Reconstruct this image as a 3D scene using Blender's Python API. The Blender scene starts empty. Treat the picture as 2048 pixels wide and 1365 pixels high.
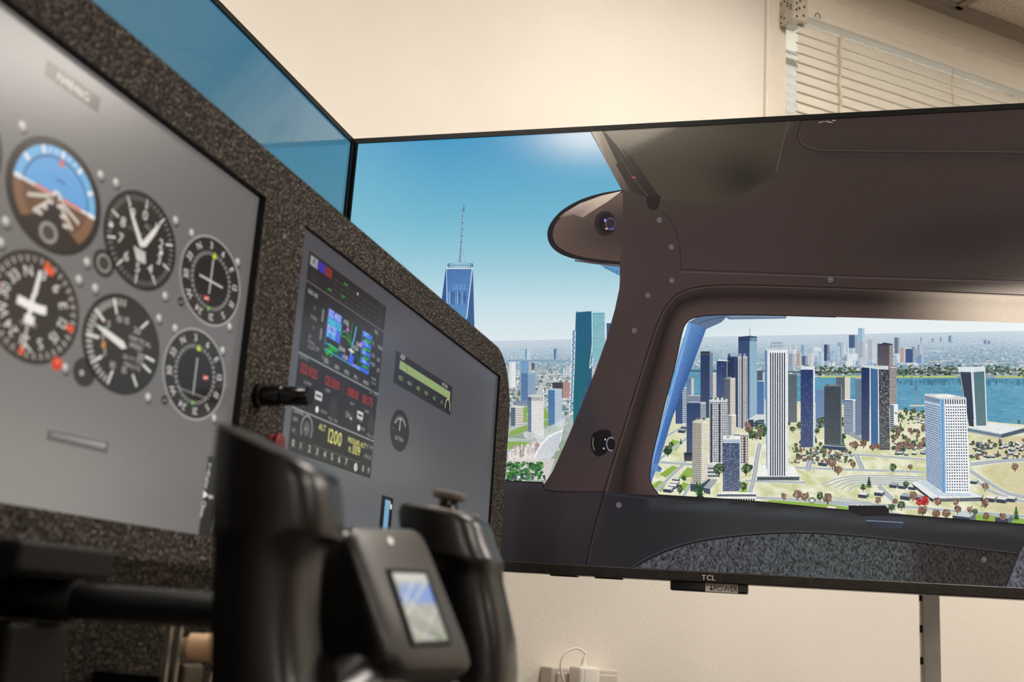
import bpy, bmesh, math, random
from mathutils import Vector, Matrix

# ------------------------------------------------------------------ camera, world, light, exposure
SC = bpy.context.scene
COL = SC.collection
CZ = 1.05                      # lens height above the floor
FPX = 2313.83                  # focal length in pixels of the 2048 wide frame
YAW, PITCH, ROLL = (math.radians(a) for a in (16.263, 13.432, 3.770))
CAM = Vector((0, 0, CZ))
_f = Vector((math.cos(YAW)*math.cos(PITCH), math.sin(YAW)*math.cos(PITCH), math.sin(PITCH)))
_r0 = Vector((math.sin(YAW), -math.cos(YAW), 0)); _u0 = _r0.cross(_f)
_r = _r0*math.cos(ROLL) + _u0*math.sin(ROLL); _u = _u0*math.cos(ROLL) - _r0*math.sin(ROLL)
cd = bpy.data.cameras.new('camera'); cam = bpy.data.objects.new('camera', cd); COL.objects.link(cam)
cam.matrix_world = Matrix(((_r.x, _u.x, -_f.x, 0), (_r.y, _u.y, -_f.y, 0), (_r.z, _u.z, -_f.z, CZ), (0, 0, 0, 1)))
cd.sensor_width = 36; cd.lens = FPX*36/2048; cd.clip_start = .02; cd.clip_end = 60
cd.dof.use_dof = True; cd.dof.focus_distance = 1.72; cd.dof.aperture_fstop = 7.2; cd.dof.aperture_blades = 7
SC.camera = cam
SC.view_settings.view_transform = 'Standard'; SC.view_settings.look = 'None'
SC.view_settings.exposure = 0; SC.view_settings.gamma = 1; SC.view_settings.use_curve_mapping = False
SC.cycles.max_bounces = 7; SC.cycles.diffuse_bounces = 4; SC.cycles.glossy_bounces = 4
SC.cycles.use_denoising = True; SC.cycles.sample_clamp_indirect = 4; SC.cycles.caustics_reflective = False
wd = bpy.data.worlds.new('room_world'); SC.world = wd; wd.use_nodes = True
wd.node_tree.nodes['Background'].inputs[0].default_value = (1.0, .97, .93, 1)
wd.node_tree.nodes['Background'].inputs[1].default_value = 4.5
LAMP = 22.0                     # radiance of the ceiling light diffusers
LAMP_RGB = (1.0, .93, .845)
WALL_D = 2.10                  # lens to window wall
WA = math.radians(-48.45)
WU = Vector((math.cos(WA), math.sin(WA), 0))       # along the window wall, to the right
WN = Vector((math.sin(WA), -math.cos(WA), 0))      # from the wall into the room
WO = CAM - WN*WALL_D; WO.z = 0                      # point of the wall opposite the lens, at the floor
CEIL = CZ + 1.69

# ------------------------------------------------------------------ helpers
def ray(px, py):
    return _r*((px-1024)/FPX) - _u*((py-682.5)/FPX) + _f
def on_x(px, py, X):
    d = ray(px, py); return CAM + d*(X/d.x)
def on_y(px, py, Y):
    d = ray(px, py); return CAM + d*(Y/d.y)
def on_wall(px, py, off=0.0):
    d = ray(px, py); return CAM + d*(-(WALL_D-off)/d.dot(WN))
def W(s, t, z):
    return WO + WU*s + WN*t + Vector((0, 0, z))
def lin(c):
    c = c/255.0
    return c/12.92 if c <= .04045 else ((c+.055)/1.055)**2.4
def C(r, g=None, b=None):
    if g is None: r, g, b = r
    return (lin(r), lin(g), lin(b))
def mix(a, b, t):
    t = max(0, min(1, t)); return tuple(a[i]+(b[i]-a[i])*t for i in range(3))
def sstep(a, b, x):
    t = max(0, min(1, (x-a)/(b-a))); return t*t*(3-2*t)

MATS = {}
def mat(name, rgb, rough=.5, metal=0, var=.1, scale=30, bump=0, bscale=300, spec=.5, coat=0, rgb2=None, trans=0, emit=0, detail=3, lo=.35, hi=.65):
    m = bpy.data.materials.new(name); m.use_nodes = True; MATS[name] = m
    nt = m.node_tree; b = nt.nodes['Principled BSDF']
    c = C(*rgb); c2 = C(*rgb2) if rgb2 else tuple(max(0, x*(1-var*2)) for x in c)
    tc = nt.nodes.new('ShaderNodeTexCoord'); n = nt.nodes.new('ShaderNodeTexNoise')
    n.inputs['Scale'].default_value = scale; n.inputs['Detail'].default_value = detail
    nt.links.new(tc.outputs['Object'], n.inputs['Vector'])
    r = nt.nodes.new('ShaderNodeValToRGB'); r.color_ramp.elements[0].position = lo; r.color_ramp.elements[1].position = hi
    r.color_ramp.elements[0].color = (*c2, 1); r.color_ramp.elements[1].color = (*c, 1)
    nt.links.new(n.outputs['Fac'], r.inputs[0]); nt.links.new(r.outputs[0], b.inputs['Base Color'])
    b.inputs['Roughness'].default_value = rough; b.inputs['Metallic'].default_value = metal
    b.inputs['Specular IOR Level'].default_value = spec; b.inputs['Coat Weight'].default_value = coat
    if trans: b.inputs['Transmission Weight'].default_value = trans
    if emit:
        nt.links.new(r.outputs[0], b.inputs['Emission Color']); b.inputs['Emission Strength'].default_value = emit
    if bump:
        n2 = nt.nodes.new('ShaderNodeTexNoise'); n2.inputs['Scale'].default_value = bscale; n2.inputs['Detail'].default_value = 2
        nt.links.new(tc.outputs['Object'], n2.inputs['Vector'])
        bp = nt.nodes.new('ShaderNodeBump'); bp.inputs['Strength'].default_value = bump; bp.inputs['Distance'].default_value = .002
        nt.links.new(n2.outputs['Fac'], bp.inputs['Height']); nt.links.new(bp.outputs[0], b.inputs['Normal'])
    return m

def wloc(o):
    v = Vector((0, 0, 0))
    while o: v += o.location; o = o.parent
    return v
def tag(o, label=None, cat=None, group=None, kind=None):
    for k, v in (('label', label), ('category', cat), ('group', group), ('kind', kind)):
        if v: o[k] = v
    return o
def thing(name, loc, label, cat, group=None, kind=None):
    o = bpy.data.objects.new(name, None); COL.objects.link(o); o.location = loc; o.empty_display_size = .05
    return tag(o, label, cat, group, kind)
def meshobj(name, verts, faces, m, parent=None, smooth=False, org=None):
    """verts in world space; the mesh is stored relative to the parent (or to org)"""
    base = wloc(parent) if parent else Vector((0, 0, 0))
    off = Vector(org) if org is not None else base
    me = bpy.data.meshes.new(name); me.from_pydata([tuple(Vector(v)-off) for v in verts], [], faces); me.update()
    if smooth:
        for p in me.polygons: p.use_smooth = True
    o = bpy.data.objects.new(name, me); COL.objects.link(o); o.location = off-base
    if parent: o.parent = parent
    if m: me.materials.append(m if not isinstance(m, str) else MATS[m])
    return o
class MB:
    """collects shapes in world space and builds one mesh"""
    def __init__(s): s.v = []; s.f = []
    def add(s, vs, fs):
        k = len(s.v); s.v += [Vector(v) for v in vs]; s.f += [tuple(i+k for i in f) for f in fs]; return s
    def obox(s, c, ax, ay, az, hx, hy, hz, bev=0):
        c = Vector(c)
        if bev:
            b = min(bev, hx*.9, hy*.9, hz*.9); P = []
            bm = bmesh.new(); bmesh.ops.create_cube(bm, size=2)
            for v in bm.verts: v.co = Vector((v.co.x*hx, v.co.y*hy, v.co.z*hz))
            bmesh.ops.bevel(bm, geom=bm.edges[:], offset=b, segments=3, profile=.5, affect='EDGES')
            bm.verts.index_update(); vs = [c+ax*v.co.x+ay*v.co.y+az*v.co.z for v in bm.verts]
            fs = [tuple(v.index for v in f.verts) for f in bm.faces]; bm.free(); return s.add(vs, fs)
        vs = [c+ax*(hx*i)+ay*(hy*j)+az*(hz*k) for i in (-1, 1) for j in (-1, 1) for k in (-1, 1)]
        return s.add(vs, [(0, 1, 3, 2), (4, 6, 7, 5), (0, 4, 5, 1), (2, 3, 7, 6), (0, 2, 6, 4), (1, 5, 7, 3)])
    def box(s, a, b, bev=0):
        a, b = Vector(a), Vector(b); c = (a+b)/2; h = (b-a)/2
        return s.obox(c, Vector((1, 0, 0)), Vector((0, 1, 0)), Vector((0, 0, 1)), abs(h.x), abs(h.y), abs(h.z), bev)
    def wbox(s, s0, s1, t0, t1, z0, z1, bev=0):
        return s.obox(W((s0+s1)/2, (t0+t1)/2, (z0+z1)/2), WU, WN, Vector((0, 0, 1)), (s1-s0)/2, (t1-t0)/2, (z1-z0)/2, bev)
    def loft(s, rings, cap=True, close=False):
        n = len(rings[0]); k = len(s.v); fs = []
        for r in rings: s.v += [Vector(p) for p in r]
        m = len(rings)
        for i in range(m if close else m-1):
            a = k+i*n; b = k+((i+1) % m)*n
            for j in range(n): fs.append((a+j, a+(j+1) % n, b+(j+1) % n, b+j))
        if cap and not close: fs += [tuple(range(k+n-1, k-1, -1)), tuple(range(k+(m-1)*n, k+m*n))]
        s.f += fs; return s
    def lathe(s, org, axis, prof, n=28):
        """prof: list of (distance along axis, radius)"""
        a = Vector(axis).normalized(); u = a.orthogonal().normalized(); w = a.cross(u); org = Vector(org)
        return s.loft([[org+a*d+(u*math.cos(2*math.pi*j/n)+w*math.sin(2*math.pi*j/n))*r for j in range(n)] for d, r in prof])
    def tube(s, pts, rad, n=12):
        pts = [Vector(p) for p in pts]; rings = []; up = None
        for i, p in enumerate(pts):
            d = (pts[min(i+1, len(pts)-1)]-pts[max(i-1, 0)]).normalized()
            u = d.orthogonal().normalized() if up is None else (up-d*up.dot(d)).normalized()
            up = u; w = d.cross(u); r = rad[i] if isinstance(rad, (list, tuple)) else rad
            rings.append([p+(u*math.cos(2*math.pi*j/n)+w*math.sin(2*math.pi*j/n))*r for j in range(n)])
        return s.loft(rings)
    def build(s, name, m, parent=None, smooth=False, org=None, flat_angle=None):
        o = meshobj(name, s.v, s.f, m, parent, smooth, org)
        if smooth: o.data.set_sharp_from_angle(angle=math.radians(flat_angle or 40))
        return o
def bez(pts, n=10):
    """Catmull-Rom through points"""
    P = [Vector(p) for p in pts]; P = [P[0]*2-P[1]]+P+[P[-1]*2-P[-2]]; out = []
    for i in range(1, len(P)-2):
        for k in range(n):
            t = k/n; a, b, c, d = P[i-1:i+3]
            out.append(.5*((2*b)+(c-a)*t+(2*a-5*b+4*c-d)*t*t+(3*b-a-3*c+d)*t**3))
    out.append(P[-2]); return out
def bez2(pts, n=8):
    return [(v.x, v.y) for v in bez([(p[0], p[1], 0) for p in pts], n)]

# lettering: one flat glyph mesh per character, cached
_G = {}
def glyph(ch):
    if ch not in _G:
        cu = bpy.data.curves.new('glyph', 'FONT'); cu.body = ch; cu.resolution_u = 3
        o = bpy.data.objects.new('glyph', cu); COL.objects.link(o)
        dg = bpy.context.evaluated_depsgraph_get(); me = o.evaluated_get(dg).to_mesh()
        vs = [(v.co.x, v.co.y) for v in me.vertices]; fs = [tuple(p.vertices) for p in me.polygons]
        o.evaluated_get(dg).to_mesh_clear(); bpy.data.objects.remove(o); bpy.data.curves.remove(cu)
        x0 = min(v[0] for v in vs); x1 = max(v[0] for v in vs)
        _G[ch] = ([(x-x0, y) for x, y in vs], fs, x1-x0)
    return _G[ch]
def text2d(s, gap=.09):
    vs, fs, x = [], [], 0
    for ch in s:
        if ch == ' ': x += .32; continue
        a, b, w = glyph(ch); k = len(vs); vs += [(p[0]+x, p[1]) for p in a]; fs += [tuple(i+k for i in f) for f in b]; x += w+gap
    return vs, fs, x-gap

class Sheet:
    """flat picture shown by a screen: coloured polygons lying in the plane of that screen"""
    def __init__(s, mp): s.mp = mp; s.v = []; s.f = []; s.c = []
    def poly(s, pts, col, L=0):
        k = len(s.v); many = isinstance(col, list)
        for i, p in enumerate(pts): s.v.append(s.mp(p[0], p[1], L)); s.c.append(col[i] if many else col)
        s.f.append(tuple(range(k, k+len(pts))))
    def rect(s, x0, y0, x1, y1, col, L=0): s.poly([(x0, y0), (x1, y0), (x1, y1), (x0, y1)], col, L)
    def line(s, pts, w, col, L=0, closed=False):
        n = len(pts); k = len(s.v)
        for i, p in enumerate(pts):
            a = pts[i-1] if (i or closed) else pts[0]; b = pts[(i+1) % n] if (i < n-1 or closed) else pts[-1]
            dx, dy = b[0]-a[0], b[1]-a[1]; d = math.hypot(dx, dy) or 1
            ww = w[i] if isinstance(w, list) else w
            for q in (1, -1):
                s.v.append(s.mp(p[0]-dy/d*ww/2*q, p[1]+dx/d*ww/2*q, L)); s.c.append(col)
        for i in range(n if closed else n-1):
            j = (i+1) % n; s.f.append((k+2*i, k+2*i+1, k+2*j+1, k+2*j))
    def disc(s, x, y, rx, ry, col, L=0, n=24, a0=0, a1=2*math.pi):
        full = abs(a1-a0-2*math.pi) < 1e-6
        s.poly([(x+rx*math.cos(a0+(a1-a0)*i/(n if full else n-1)), y+ry*math.sin(a0+(a1-a0)*i/(n if full else n-1))) for i in range(n)], col, L)
    def ring(s, x, y, rx, ry, k, col, L=0, n=36, a0=0, a1=2*math.pi):
        A = [(x+rx*math.cos(a0+(a1-a0)*i/n), y+ry*math.sin(a0+(a1-a0)*i/n)) for i in range(n+1)]
        B = [(x+rx*k*math.cos(a0+(a1-a0)*i/n), y+ry*k*math.sin(a0+(a1-a0)*i/n)) for i in range(n+1)]
        s.strip(A, B, col, col, L)
    def strip(s, A, B, ca, cb, L=0):
        k = len(s.v); n = len(A)
        for i in range(n):
            s.v += [s.mp(A[i][0], A[i][1], L), s.mp(B[i][0], B[i][1], L)]
            s.c += [ca[i] if isinstance(ca, list) else ca, cb[i] if isinstance(cb, list) else cb]
        for i in range(n-1): s.f.append((k+2*i, k+2*i+1, k+2*i+3, k+2*i+2))
    def field(s, pts, fn, step, L=0, stepy=None):
        bm = bmesh.new(); bm.faces.new([bm.verts.new((p[0], p[1], 0)) for p in pts]); bmesh.ops.triangulate(bm, faces=bm.faces[:])
        for ax, st in ((0, step), (1, stepy or step)):
            lo = min(p[ax] for p in pts); hi = max(p[ax] for p in pts); x = lo+st
            no = (1, 0, 0) if ax == 0 else (0, 1, 0)
            while x < hi-st*.3:
                co = (x, 0, 0) if ax == 0 else (0, x, 0)
                bmesh.ops.bisect_plane(bm, geom=bm.verts[:]+bm.edges[:]+bm.faces[:], plane_co=co, plane_no=no, dist=1e-5); x += st
        bm.verts.index_update(); k = len(s.v)
        for v in bm.verts: s.v.append(s.mp(v.co.x, v.co.y, L)); s.c.append(fn(v.co.x, v.co.y))
        for f in bm.faces: s.f.append(tuple(k+v.index for v in f.verts))
        bm.free()
    def text(s, t, x, y, h, col, L=0, ux=(1, 0), uy=(0, 1), sx=1, center=False, gap=.09):
        vs, fs, w = text2d(t, gap); k = len(s.v); o = w/2 if center else 0; h = h/.7
        for a, b in vs:
            a = (a-o)*sx*h; b = b*h
            s.v.append(s.mp(x+ux[0]*a+uy[0]*b, y+ux[1]*a+uy[1]*b, L)); s.c.append(col)
        s.f += [tuple(i+k for i in f) for f in fs]
    def build(s, name, m, parent):
        o = meshobj(name, s.v, s.f, m, parent)
        at = o.data.color_attributes.new('Col', 'FLOAT_COLOR', 'POINT')
        at.data.foreach_set('color', [x for c in s.c for x in (c[0], c[1], c[2], 1.0)])
        return o

_rn = random.Random(5); _NT = [[_rn.random() for _ in range(64)] for _ in range(64)]
def vnoise(x, y):
    i, j = math.floor(x), math.floor(y); a, b = x-i, y-j; a = a*a*(3-2*a); b = b*b*(3-2*b)
    g = lambda p, q: _NT[p % 64][q % 64]
    return (g(i, j)*(1-a)+g(i+1, j)*a)*(1-b)+(g(i, j+1)*(1-a)+g(i+1, j+1)*a)*b

# ------------------------------------------------------------------ materials
def screen_mat(name, rough=.2, spec=.4, grain=0, gscale=900, strength=1.0, fur=0, aniso=None):
    m = bpy.data.materials.new(name); m.use_nodes = True; MATS[name] = m; nt = m.node_tree; b = nt.nodes['Principled BSDF']
    b.inputs['Base Color'].default_value = (.004, .004, .005, 1); b.inputs['Roughness'].default_value = rough
    b.inputs['Specular IOR Level'].default_value = spec
    a = nt.nodes.new('ShaderNodeVertexColor'); a.layer_name = 'Col'; out = a.outputs['Color']
    if grain:
        tc = nt.nodes.new('ShaderNodeTexCoord'); n = nt.nodes.new('ShaderNodeTexNoise')
        n.inputs['Scale'].default_value = gscale; n.inputs['Detail'].default_value = 2
        if aniso:
            mp = nt.nodes.new('ShaderNodeMapping'); mp.inputs['Scale'].default_value = aniso[:3]
            if len(aniso) > 3: mp.inputs['Rotation'].default_value = (aniso[3], 0, 0)
            nt.links.new(tc.outputs['Object'], mp.inputs[0]); nt.links.new(mp.outputs[0], n.inputs['Vector'])
        else: nt.links.new(tc.outputs['Object'], n.inputs['Vector'])
        r = nt.nodes.new('ShaderNodeMapRange'); r.inputs[1].default_value = .3; r.inputs[2].default_value = .7
        r.inputs[3].default_value = 1-grain; r.inputs[4].default_value = 1+grain*(2.6 if fur else 1)
        nt.links.new(n.outputs['Fac'], r.inputs[0])
        v = nt.nodes.new('ShaderNodeVectorMath'); v.operation = 'SCALE'
        nt.links.new(out, v.inputs[0]); nt.links.new(r.outputs[0], v.inputs['Scale']); out = v.outputs[0]
    nt.links.new(out, b.inputs['Emission Color']); b.inputs['Emission Strength'].default_value = strength
    m.cycles.emission_sampling = 'NONE'
    return m
screen_mat('screen_tv', .16, .35, .035, 700)
screen_mat('screen_tv_cloth', .16, .35, .10, 520, aniso=(1, 1.0, 2.2, .6))
screen_mat('screen_tv_fur', .16, .35, .95, 400, fur=1, aniso=(1, 1, .62, .7))
screen_mat('screen_tv_front', .07, .8, .05, 260)
screen_mat('screen_panel', .23, .5, .04, 600)
screen_mat('screen_tv_city', .16, .35, .13, 520)
screen_mat('screen_small', .3, .3)
mat('tv_glass', (6, 6, 7), .16, spec=.35, var=.05)
mat('tv_bezel', (10, 9, 8), .4, spec=.15, var=.15, scale=300, bump=.05, bscale=900)
mat('tv_brushed', (46, 42, 38), .33, metal=.3, var=.25, scale=120)
mat('tv_back', (22, 22, 24), .6, bump=.1)
mat('logo_silver', (205, 200, 192), .35, metal=.2, var=.03, emit=.12)
mat('receiver_black', (16, 30, 32), .1, var=.2, spec=.6)
mat('sticker_grey', (186, 178, 168), .5, var=.05)
mat('ink_black', (14, 13, 13), .5)
m = mat('carpet', (182, 173, 162), .95, rgb2=(18, 16, 15), scale=520, lo=.36, hi=.78, bump=1.0, bscale=430, spec=.1)
_e = [n for n in m.node_tree.nodes if n.bl_idname == 'ShaderNodeValToRGB'][0].color_ramp.elements.new(.56); _e.color = (*C(66, 61, 57), 1)
mat('panel_edge', (9, 8, 8), .7)
mat('black_plastic', (4, 4, 4), .55, spec=.25, var=.15, scale=90, bump=.12, bscale=900)
mat('black_satin', (5, 4, 4), .29, spec=.6, var=.15, scale=60, bump=.06, bscale=700)
mat('yoke_face', (46, 41, 37), .42, var=.06, scale=300, bump=.08, bscale=1500)
mat('hat_grey', (92, 82, 72), .5, var=.1, bump=.1)
mat('gloss_black', (10, 9, 9), .16, var=.1)
mat('red_plastic', (120, 24, 13), .4)
mat('screw_steel', (70, 66, 62), .35, metal=.8, var=.1)
mat('shaft_black', (5, 5, 5), .4, spec=.35, var=.1, scale=20)
mat('brass_cream', (238, 200, 158), .35, var=.06, scale=60)
mat('brown_cover', (62, 46, 26), .5)
mat('steel_rod', (168, 164, 150), .3, metal=.7)
mat('white_plastic', (232, 226, 218), .4, var=.02)
mat('outlet_cream', (206, 198, 186), .5, var=.03)
mat('wire_white', (238, 234, 228), .45, var=.02)
mat('stand_grey', (206, 203, 198), .5, metal=0, var=.06)
mat('hole_black', (14, 13, 12), .8)
mat('blind_cream', (208, 200, 186), .5, var=.02)
mat('blind_rail', (240, 232, 218), .35, var=.02)
mat('trim_white', (222, 212, 198), .5, var=.02)
mat('cord_cream', (206, 186, 160), .7)
mat('bracket_tin', (200, 190, 176), .4, metal=.3)
mat('floor_carpet', (104, 97, 90), .95, rgb2=(78, 72, 66), scale=180, bump=.6, bscale=500)
mat('tile_acoustic', (226, 218, 206), .95, rgb2=(168, 158, 146), scale=150, lo=.30, hi=.46, bump=.6, bscale=160)
mat('tbar_grey', (176, 168, 158), .6, var=.05)
mat('wall_plain', (226, 216, 202), .85, var=.02, scale=3)
mat('skirting', (150, 138, 124), .6)
mat('glass_pane', (230, 238, 240), .05, trans=1, var=.01)
mat('diffuser', (255, 235, 205), .6, var=.01)
_d = MATS['diffuser'].node_tree.nodes['Principled BSDF']
for l in list(_d.inputs['Base Color'].links): MATS['diffuser'].node_tree.links.remove(l)
_d.inputs['Base Color'].default_value = (.8, .8, .8, 1); _d.inputs['Emission Color'].default_value = (*LAMP_RGB, 1); _d.inputs['Emission Strength'].default_value = LAMP
# wallpaper: woven relief on cream
m = mat('wallpaper', (228, 221, 210), .8, var=.03, scale=2.5)
nt = m.node_tree; b = nt.nodes['Principled BSDF']; tc = nt.nodes.new('ShaderNodeTexCoord')
mp = nt.nodes.new('ShaderNodeMapping'); mp.inputs['Rotation'].default_value = (0, 0, -WA); nt.links.new(tc.outputs['Object'], mp.inputs[0])
mp2 = nt.nodes.new('ShaderNodeMapping'); mp2.inputs['Rotation'].default_value = (0, math.radians(38), 0); mp2.inputs['Scale'].default_value = (1, 1, .45)
nt.links.new(mp.outputs[0], mp2.inputs[0])
n1 = nt.nodes.new('ShaderNodeTexNoise'); n1.inputs['Scale'].default_value = 260; n1.inputs['Detail'].default_value = 2; nt.links.new(mp2.outputs[0], n1.inputs['Vector'])
bp = nt.nodes.new('ShaderNodeBump'); bp.inputs['Strength'].default_value = .42; bp.inputs['Distance'].default_value = .0025
nt.links.new(n1.outputs['Fac'], bp.inputs['Height']); nt.links.new(bp.outputs[0], b.inputs['Normal'])

# ------------------------------------------------------------------ the room
S0, S1, T1 = -2.6, 4.3, 6.9          # room extents along the window wall and away from it
def struct(o): o['kind'] = 'structure'; return o
struct(MB().wbox(S0, S1, 0, T1, -.1, 0).build('floor', 'floor_carpet'))
# window opening in the wall
ws0 = on_wall(1566, 48).dot(WU)-WO.dot(WU); wz1 = on_wall(1566, 48).z
O0, O1, OZ0, OZ1 = ws0-.028, ws0+1.87, CZ+.36, wz1+.10
wl = MB()
for a in ((S0, O0, 0, CEIL+.1), (O1, S1, 0, CEIL+.1), (O0, O1, 0, OZ0), (O0, O1, OZ1, CEIL+.1)): wl.wbox(a[0], a[1], -.12, 0, a[2], a[3])
struct(wl.build('wall_back', 'wallpaper'))
struct(MB().wbox(S0-.12, S0, -.12, T1, 0, CEIL+.1).build('wall_left', 'wall_plain'))
struct(MB().wbox(S1, S1+.12, -.12, T1, 0, CEIL+.1).build('wall_right', 'wall_plain'))
struct(MB().wbox(S0-.12, S1+.12, T1, T1+.12, 0, CEIL+.1).build('wall_front', 'wall_plain'))
struct(MB().wbox(S0, S1, 0, .012, 0, .09).build('baseboard_back', 'skirting'))
# ceiling: slab, hung tiles in a grid of bars, wall angle
ce = struct(thing('ceiling', W(0, 0, CEIL), None, None))
MB().wbox(S0, S1, 0, T1, CEIL+.06, CEIL+.12).build('slab', 'wall_plain', ce)
LIGHTS = [(-.5, 1.23), (1.35, 1.23), (2.9, 1.2), (-1.1, 5.6), (1.9, 3.4)]  # instrument-panel, television and pilot-seat panels are added to brighten wall, blind and yoke
TS = .6; tile0 = None
gs = [S0+.05+TS*i for i in range(int((S1-S0)/TS)+1)]; gt = [.03+TS*i for i in range(int(T1/TS)+1)]
lightcells = []
def snap(v, g): return min(g, key=lambda x: abs(x+TS/2-v))
for ls, lt in LIGHTS:
    a = snap(ls, gs); bb = snap(lt-.3, gt); lightcells += [(a, bb), (a, bb+TS)]
    lightcells = lightcells
bars = MB()
for g in gs: bars.wbox(g-.012, g+.012, .0, T1, CEIL-.004, CEIL+.03)
for g in gt: bars.wbox(S0, S1, g-.012, g+.012, CEIL-.004, CEIL+.029)
bars.build('grid_bars', 'tbar_grey', ce)
MB().wbox(S0, S1, .0, .028, CEIL-.012, CEIL+.02).build('wall_angle', 'tbar_grey', ce)
for a in gs:
    for t in gt:
        if a+TS > S1 or t+TS > T1 or any(abs(a-q)+abs(t-w) < .01 for q, w in lightcells): continue
        c = W(a+TS/2, t+TS/2, CEIL+.012)
        if tile0 is None:
            tile0 = MB().obox(c, WU, WN, Vector((0, 0, 1)), TS/2-.014, TS/2-.014, .009).build('tile', 'tile_acoustic', ce, org=c)
        else:
            o = tile0.copy(); COL.objects.link(o); o.parent = ce; o.location = c-ce.location
names = ['recessed ceiling light panel above the pilot side of the instrument panel', 'recessed ceiling light panel above the large television', 'recessed ceiling light panel in front of the window beside the large television', 'recessed ceiling light panel at the far end of the room behind the lens', 'recessed ceiling light panel above the pilot seat side of the room']
for (ls, lt), lab in zip(LIGHTS, names):
    a = snap(ls, gs); t = snap(lt-.3, gt)
    L = thing('ceiling_light', W(a+TS/2, t+TS, CEIL), lab, 'ceiling light', 'ceiling light panels')
    fr = MB()
    for q in ((a+.014, a+.04, t+.014, t+2*TS-.014), (a+TS-.04, a+TS-.014, t+.014, t+2*TS-.014), (a+.04, a+TS-.04, t+.014, t+.04), (a+.04, a+TS-.04, t+2*TS-.04, t+2*TS-.014)):
        fr.wbox(*q, CEIL+.002, CEIL+.05)
    fr.build('frame', 'trim_white', L)
    MB().wbox(a+.04, a+TS-.04, t+.04, t+2*TS-.04, CEIL+.012, CEIL+.02).build('diffuser', 'diffuser', L)

# window: casing, sill, two panes
win = struct(thing('window_1', W((O0+O1)/2, 0, OZ0), None, None))
fr = MB()
for a in ((O0-.03, O0+.03, OZ0-.03, OZ1+.03), (O1-.03, O1+.03, OZ0-.03, OZ1+.03), (O0+.03, O1-.03, OZ0-.03, OZ0+.03), (O0+.03, O1-.03, OZ1-.012, OZ1+.03)):
    fr.wbox(a[0], a[1], -.08, .012, a[2], a[3], .004)
fr.wbox((O0+O1)/2-.02, (O0+O1)/2+.02, -.07, -.03, OZ0, OZ1)
fr.build('window_frame', 'trim_white', win)
for a, b in ((O0+.02, (O0+O1)/2-.01), ((O0+O1)/2+.01, O1-.02)):
    MB().wbox(a, b, -.06, -.054, OZ0, OZ1).build('pane', 'glass_pane', win)
MB().wbox(O0-.05, O1+.05, -.02, .05, OZ0-.06, OZ0-.031, .004).build('window_sill', 'trim_white', win)
# venetian blind hung in front of the opening
B0, B1 = ws0, ws0+1.82; bt = .045
bl = thing('venetian_blind', W((B0+B1)/2, bt, OZ0+.03), 'cream venetian blind closed over the window above the large television', 'blind')
MB().wbox(B0-.02, B1+.02, .014, .026, wz1+.016, wz1+.095, .002).build('valance_board', 'trim_white', bl)
MB().wbox(B0, B1, bt-.018, bt+.010, wz1+.003, wz1+.020, .002).build('headrail', 'blind_cream', bl)
br = MB().wbox(B0-.022, B0+.022, .012, bt+.022, wz1-.022, wz1+.05, .002).build('bracket', 'bracket_tin', bl)
hk = MB()
for i, (a, z) in enumerate(((-.012, .038), (.010, .040), (-.012, .022), (.011, .018), (-.013, .004), (.009, -.006), (-.002, .03), (-.004, .010), (-.012, -.014))):
    hk.lathe(W(B0+a, bt+.0215, wz1+z), WN, [(0, .0032), (.001, .0032)], 10)
    hk.lathe(W(B0-.0215, .02+(i % 4)*.012, wz1+z), -WU, [(0, .003), (.001, .003)], 10)
hk.build('bracket_hole', 'hole_black', br)
hook = [W(B0+.055+.008*math.cos(q), bt+.02, wz1+.004+.012*math.sin(q)) for q in [math.pi*i/8 for i in range(9)]]
MB().tube(hook, .0012, 8).build('hook', 'screw_steel', bl, True)
pitchz = .0262; z = wz1-.027; slat0 = None
while z > OZ0+.05:
    if slat0 is None:
        prof = []
        for k in range(9):
            q = k/8-.5; ang = math.radians(69)
            a, h = q*.036, .0040*(1-4*q*q)
            prof.append((a*math.cos(ang)+h*math.sin(ang), -a*math.sin(ang)+h*math.cos(ang)))
        up = [(x, y) for x, y in prof]; dn = [(x-.0006*.9, y-.0006*.4) for x, y in reversed(prof)]
        rr = [[W(sx, bt+x, z+y) for x, y in up+dn] for sx in (B0+.006, B1-.006)]
        slat0 = MB().loft(rr).build('slat', 'blind_cream', bl, org=W((B0+B1)/2, bt, z), smooth=True)
    else:
        o = slat0.copy(); COL.objects.link(o); o.parent = bl; o.location = W((B0+B1)/2, bt, z)-bl.location
    z -= pitchz
MB().wbox(B0+.004, B1-.004, bt-.012, bt+.012, OZ0+.02, OZ0+.036, .003).build('bottom_rail', 'blind_rail', bl)
for i, sx in enumerate((.128, .505, 1.0, 1.45)):
    pts = [W(B0+sx+.0016*math.sin(k*.9), bt+.0185+.0016*math.cos(k*.9), wz1-.01-k*.012) for k in range(int((wz1-OZ0-.05)/.012))]
    MB().tube(pts, .0030 if i == 0 else .0014, 6).build('cord', 'cord_cream', bl, True)

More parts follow.
